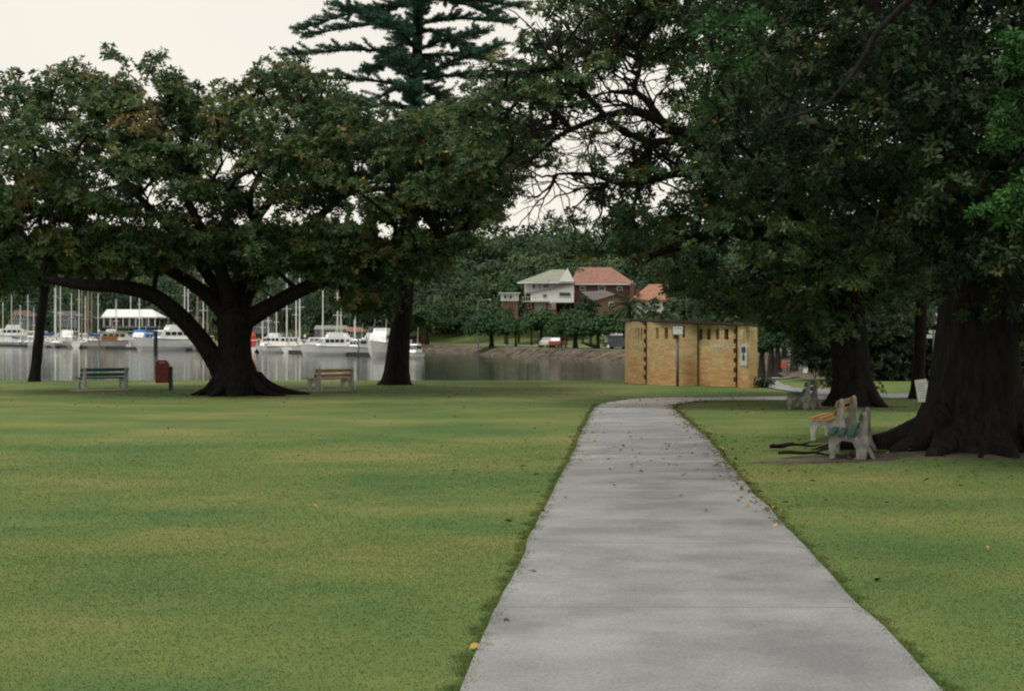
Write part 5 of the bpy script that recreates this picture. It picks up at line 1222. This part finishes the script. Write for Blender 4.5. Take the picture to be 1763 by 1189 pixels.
X, Y = wpos(54, 595.5); cruiser(X, Y+4, R(250), 7.5, 'small white cabin boat just left of the slender leaning trunk', fly=False, hH=1.5, scale=1.4)
X, Y = wpos(87, 597.5); sail(X, Y, R(10), 7.0, 10.5, M_HULL, M_BLUE, 'white yacht with blue sail cover right of the slender leaning trunk').scale = (1.45, 1.45, 1.45)
X, Y = wpos(121, 596.5); cruiser(X, Y, R(265), 7.5, 'white round-bowed boat pointing at the lawn between two longer hulls', fly=False, hH=1.5, bim=None, scale=1.4)
X, Y = wpos(160, 599); sail(X, Y, R(170), 8.4, 10.5, M_HULLC, M_BLUE, 'cream yacht with brown rail and dark blue sail bundle', mm=M_ALU2).scale = (1.4, 1.4, 1.4)
X, Y = wpos(205, 600); e0 = cruiser(X, Y, R(8), 9.0, 'cream launch with a brown varnished timber cabin panel below the white pavilion', hm=M_HULLC, cab=M_HULLC, fly=False, hH=1.25, scale=1.4)
m = MB().box((-.3, 0, 2.60), (5.2, 2.6, .09)); m.build('cabin_roof', M_HULLC, e0, bevel=.03); MB().box((-1.3, -1.27, 1.62), (2.4, .06, .66)).build('timber_panel', M_TIMB, e0)
X, Y = wpos(243, 600.5); e0 = cruiser(X, Y, R(262), 7.0, 'pale boat shrouded in a bright blue tarpaulin, left of the tall dark pile', fly=False, hH=1.3, scale=1.35)
cabin(MB(), -2.6, 1.4, 2.5, 1.36, 3.0, .5, .1, .8).build('tarpaulin', simple('bright_blue_canvas', (.03, .17, .42), .8, .2, 2), e0, bevel=.05)
X, Y = wpos(292, 603.5); cruiser(X, Y, R(215), 9.0, 'white flybridge cruiser with aqua canopy right of the tall dark pile', bim=M_AQUA, hH=1.6, scale=1.35)
X, Y = wpos(330, 602.5); e0 = cruiser(X, Y, R(275), 7.0, 'white bow-on boat with yellow trim beside the forked fig trunk', fly=False, hH=1.5, scale=1.35)
MB().box((1.2, 0, 1.68), (1.5, 2.1, .16)).build('yellow_cover', M_YEL, e0, bevel=.03)
# red and white work boat shed
X, Y = wpos(432, 606); e0 = empty('red_workboat', (X, Y, WL), R(100), 'red and white boxy workboat right of the forked fig trunk', 'workboat')
hull(5.5, 2.6, .9).build('hull', M_HULL, e0); MB().box((-.4, 0, 1.75), (3.0, 2.0, 1.6)).build('red_cabin', M_CANR, e0, bevel=.04); MB().box((-.4, 0, 2.05), (3.06, 2.06, .16)).build('white_band', M_WHITE, e0); MB().box((-.4, 0, 3.0), (2.6, 1.8, .75), taper=.8).build('red_cover', M_CANR, e0, bevel=.05)
X, Y = wpos(487, 607.5); e0 = cruiser(X, Y, R(186), 7.5, 'low white runabout under a pale boat cover by the pontoon', fly=False, hH=1.1)
for ch in list(e0.children):
    if ch.name.split('.')[0] in ('cabin', 'bow_rail', 'antenna'):
        for c2 in list(ch.children): bpy.data.objects.remove(c2)
        bpy.data.objects.remove(ch)
cabin(MB(), -3.6, 2.8, 2.35, 1.12, 1.85, 2.5, .6, .6).build('boat_cover', M_HULLC, e0, bevel=.06); MB().box((-.5, 0, 1.08), (6.2, 2.42, .1)).build('blue_stripe', M_BLUE, e0)
X, Y = wpos(567, 612); cruiser(X, Y, R(203), 7.6, 'white flybridge cruiser broadside behind the ochre bench', hH=1.35, bim=None)
X, Y = wpos(612, 611.5); e0 = cruiser(X, Y+3, R(250), 6.0, 'small white boat with a furled red flag between two cruisers', fly=False, hH=1.1)
MB().tube([(-2.8, 0, 1.2), (-3.1, 0, 3.1)], .03, 5).build('flag_staff', M_ALU, e0); MB().prism([(-3.1, 2.9), (-2.95, 2.9), (-2.6, 1.7), (-3.0, 1.6)], -.05, .05, 'y').build('red_flag', M_CANR, e0)
X, Y = wpos(655, 615.5); cruiser(X, Y, R(262), 8.5, 'large high-sided white cruiser bow-on, half behind the pine trunk', hH=1.9, bim=None)
X, Y = wpos(713, 617); cruiser(X, Y, R(250), 4.6, 'little white open boat right of the pine trunk', fly=False, hH=.8, scale=.9)
for px, wl_, rz_, L_, sc_, lb_, fl_ in ((30, 594, 160, 8, 1.3, 'white cabin boat half hidden behind the far left flybridge cruiser', True), (76, 595, 20, 8, 1.3, 'white cabin boat behind the yacht right of the slender leaning trunk', False), (104, 595.5, 200, 8, 1.3, 'second row white motor boat left of the round-bowed boat', True),
    (148, 596.5, 350, 8, 1.3, 'second row white motor boat behind the cream yacht bow', False), (182, 597, 185, 8, 1.3, 'second row white flybridge boat behind the cream yacht stern', True), (226, 598, 10, 8, 1.2, 'second row white boat below the right half of the pavilion', False), (262, 599, 190, 8, 1.2, 'second row white cruiser just behind the tall dark pile', True),
    (318, 600, 200, 7, 1.2, 'second row white boat behind the yellow trimmed boat', True), (346, 601, 240, 7, 1.1, 'white boat glimpsed in the crook of the forked fig trunk', False), (462, 604, 170, 8, 1., 'second row white cruiser behind the covered runabout', True), (500, 605, 10, 8, 1., 'second row white boat left of the broadside cruiser bow', False),
    (540, 607, 190, 8, 1., 'second row boat behind the bow of the broadside cruiser', False), (594, 608.5, 350, 7, 1., 'second row boat behind the stern of the broadside cruiser', True), (632, 610, 200, 7, 1., 'second row white boat left of the high-sided cruiser', True), (688, 613, 170, 6, .9, 'white boat hidden mostly behind the pine trunk', False)):
    X, Y = wpos(px, wl_); cruiser(X, Y+2, R(rz_), L_, lb_, fly=fl_, hH=1.3, scale=sc_, bim=M_BLUE if px in (148, 500, 632) else None)
# yachts behind: masts in photograph order
masts = [(5, 520, 20, None), (20, 500, 35, M_BLUE), (35, 525, 30, None), (48, 500, 15, None), (58, 530, 25, None), (96, 488, 12, M_BLUE), (104, 492, 26, None), (123, 505, 34, None), (136, 495, 14, None), (141, 500, 28, M_AQUA),
         (147, 510, 45, None), (158, 500, 22, None), (169, 505, 38, M_BLUE), (200, 515, 30, None), (225, 510, 50, None), (240, 505, 24, None), (318, 485, 20, None), (324, 480, 34, None), (340, 500, 12, M_BLUE), (350, 480, 44, None), (357, 505, 26, None),
         (452, 530, 16, M_CANR), (462, 510, 28, M_BLUE), (494, 470, 10, M_BLUE), (510, 488, 14, M_BLUE), (516, 465, 22, None), (556, 500, 30, None), (581, 488, 18, None), (587, 515, 40, None), (611, 470, 32, None), (428, 520, 30, None), (476, 515, 44, None)]
ords = {}
for i, (px, py, back, cv) in enumerate(masts):
    wl = np.interp(px, [0, 250, 480, 570, 650, 715], [596, 603, 608, 612, 615, 617]); D = (EYE-WL)*F/(wl-HY)+back; X = (px-CX)/F*D
    mh = EYE-(py-HY)/F*D-WL; L = float(np.clip(mh*.68, 6.5, 11)); rz = R(rng.choice([80, 95, 100, 262, 275, 285, 20, 190]))
    mt_ = M_ALU2 if i in (11, 18, 20, 9) else M_ALU
    nearby = ['the slender leaning trunk' if px < 130 else 'the white pavilion' if px < 290 else 'the forked fig trunk' if px < 480 else 'the broadside cruiser' if px < 600 else 'the pine trunk'][0]
    cvn = {None: 'bare boom', M_BLUE: 'blue sail cover', M_AQUA: 'aqua sail cover', M_CANR: 'red sail cover'}[cv]
    ordn = ['first', 'second', 'third', 'fourth', 'fifth', 'sixth', 'seventh', 'eighth', 'ninth', 'tenth', 'eleventh', 'twelfth', 'thirteenth']
    key = nearby; ords[key] = ords.get(key, 0)+1
    e0 = sail(X-L*.1*math.cos(rz), D-L*.1*math.sin(rz), rz, L, mh, M_HULL if i % 3 else M_HULLC, cv, f'yacht with {cvn}, {ordn[ords[key]-1]} mast from the left near {nearby}', mt_, group='sailing yachts moored in the marina')
# pontoon, piles
pts = [wpos(-120, 592.8), wpos(0, 595.6), wpos(120, 598.5), wpos(250, 601.8), wpos(480, 607), wpos(570, 611), wpos(650, 613.6), wpos(700, 615)]
e0 = empty('floating_pontoon', (pts[3][0], pts[3][1], WL), 0, 'long dark floating pontoon walkway along the front row of boats', 'pontoon')
m = MB(); P = [np.array(p)-np.array(pts[3]) for p in pts]
for p, q in zip(P[:-1], P[1:]):
    c = (p+q)/2; d = q-p; m.box((c[0], c[1]+1.2, .22), (np.linalg.norm(d), 1.8, .55), math.atan2(d[1], d[0]))
m.build('deck', M_PONT, e0)
for i, (px, wl, h_, w_, lab, capc) in enumerate(((268, 604.5, 3.7, .36, 'tall dark mooring pile standing in front of the marina', None), (525, 606, 2.6, .16, 'grey mooring pile with white cap left of the broadside cruiser', M_WHITE), (446, 606, 2.0, .14, 'grey mooring pile right of the red workboat', M_WHITE2), (171, 601, 3.6, .13, 'pale mooring pile in front of the cream yacht', M_WHITE), (617, 612, 2.4, .12, 'thin mooring pile by the red flag boat', None))):
    X, Y = wpos(px, wl); e1 = empty('mooring_pile', (X, Y, WL), 0, lab, 'pile', 'mooring piles of the marina'); MB().tube([(0, 0, -1.5), (0, 0, h_)], w_, 10).build('pole', M_PILE if i == 0 else M_GREY, e1)
    if capc: MB().tube([(0, 0, h_), (0, 0, h_+.15), (0, 0, h_+.5)], [w_*1.3, w_*1.2, .02], 10).build('cap', capc, e1)
# white pavilion on the far side of the marina
Dp = 318.; pv = empty('waterfront_pavilion', at(222, 596, Dp), 0, 'white roofed open pavilion on posts behind the marina boats', 'pavilion')
hip('roof', M_WHITE, pv, 174, 270, 545, 184, 262, 532.5, Dp, Dp+9); part('back_wall', M_WIN, pv, [(190, 262, 546.5, 560)], Dp+6, Dp+8.5); part('red_door', M_REDW, pv, [(188, 193, 547, 562)], Dp+1, Dp+1.2)
part('floor', M_GREY, pv, [(176, 268, 561, 564)], Dp, Dp+9)
for k in range(9):
    part('post', M_WHITE, pv, [(178+k*11, 179.4+k*11, 545.6, 561)], Dp+.2, Dp+.4)
for k in range(5): part('support', M_PILE, pv, [(178+k*22, 181+k*22, 564.2, 592)], Dp+1, Dp+1.5)
# boat sheds on the far left shore
for (x0, x1, yr, ye, yb, D, mt_, lab) in ((98, 134, 535, 544, 556, 430, M_TILE, 'long dark roofed shed on the shore behind the yachts, right of the leaning trunk'), (20, 55, 534, 543, 556, 440, M_BRKR, 'dull red brick coloured shed behind the boats at far left'),
                                          (405, 470, 548, 556, 566, 350, M_TILE, 'dark roofed shed behind the masts right of the forked fig'), (595, 625, 563, 570, 580, 280, M_TILE, 'small pinkish roofed shed behind the red flag boat'), (540, 600, 560, 566, 577, 300, M_SAGE, 'grey green roofed shed behind the broadside cruiser')):
    mt_ = M_BROWNR if mt_ is M_TILE and x0 < 500 else mt_; e0 = empty('boat_shed', at((x0+x1)/2, yb+8, D), 0, lab, 'shed', 'sheds on the far shore'); hip('roof', mt_, e0, x0, x1, ye, x0+4, x1-4, yr, D, D+9); part('wall', M_GREY, e0, [(x0+1, x1-1, ye+.4, yb+8)], D+.4, D+8.6)
    windows(e0, [(x0+4+k*8, x0+9+k*8, ye+2, ye+7) for k in range(max(1, int((x1-x0-8)/8)))], D+.4)

# ------------------------------------------------------------------ world, sun, camera
W = bpy.data.worlds.new('World'); S.world = W; W.use_nodes = True; nt = W.node_tree; bg = nt.nodes['Background']
sky = N(nt, 'ShaderNodeTexSky', sky_type='NISHITA'); sky.sun_disc = False; sky.sun_elevation = R(62); sky.sun_rotation = R(215); sky.air_density = 1; sky.dust_density = 3
bg.inputs['Strength'].default_value = .07; nt.links.new(sky.outputs[0], bg.inputs['Color'])
bg2 = N(nt, 'ShaderNodeBackground'); tc = N(nt, 'ShaderNodeTexCoord'); no = N(nt, 'ShaderNodeTexNoise'); no.inputs['Scale'].default_value = 1.6; no.inputs['Detail'].default_value = 5
nt.links.new(tc.outputs['Generated'], no.inputs['Vector']); r = N(nt, 'ShaderNodeValToRGB'); e = r.color_ramp.elements
e[0].position = .3; e[0].color = (.82, .80, .74, 1); e[1].position = .7; e[1].color = (.97, .91, .78, 1); nt.links.new(no.outputs['Fac'], r.inputs['Fac']); nt.links.new(r.outputs['Color'], bg2.inputs['Color']); bg2.inputs['Strength'].default_value = .90
ms = N(nt, 'ShaderNodeMixShader'); ms.inputs[0].default_value = .9; nt.links.new(bg.outputs[0], ms.inputs[1]); nt.links.new(bg2.outputs[0], ms.inputs[2]); nt.links.new(ms.outputs[0], nt.nodes['World Output'].inputs['Surface'])
sl = bpy.data.lights.new('sun', 'SUN'); sl.energy = 1.8; sl.angle = R(20); sl.color = (1, .95, .86); so = bpy.data.objects.new('sun', sl); COL.objects.link(so)
sd_ = Vector((-.5, -.45, 1.3)).normalized(); so.rotation_euler = sd_.to_track_quat('Z', 'Y').to_euler(); so.location = sd_*60
cam = bpy.data.cameras.new('camera'); cam.sensor_width = 36; cam.lens = 36*F/1763; cam.shift_y = -19.5/1763; cam.clip_end = 6000; cam.clip_start = .1
co = bpy.data.objects.new('camera', cam); COL.objects.link(co); co.location = (0, 0, EYE); co.rotation_euler = (R(90), 0, 0); S.camera = co
S.view_settings.view_transform = 'Standard'; S.view_settings.look = 'None'; S.view_settings.exposure = .3; S.view_settings.gamma = 1
S.render.engine = 'CYCLES'; c = S.cycles; c.max_bounces = 5; c.diffuse_bounces = 2; c.glossy_bounces = 3; c.transmission_bounces = 2; c.use_denoising = True; c.use_adaptive_sampling = True; c.filter_width = 2.1
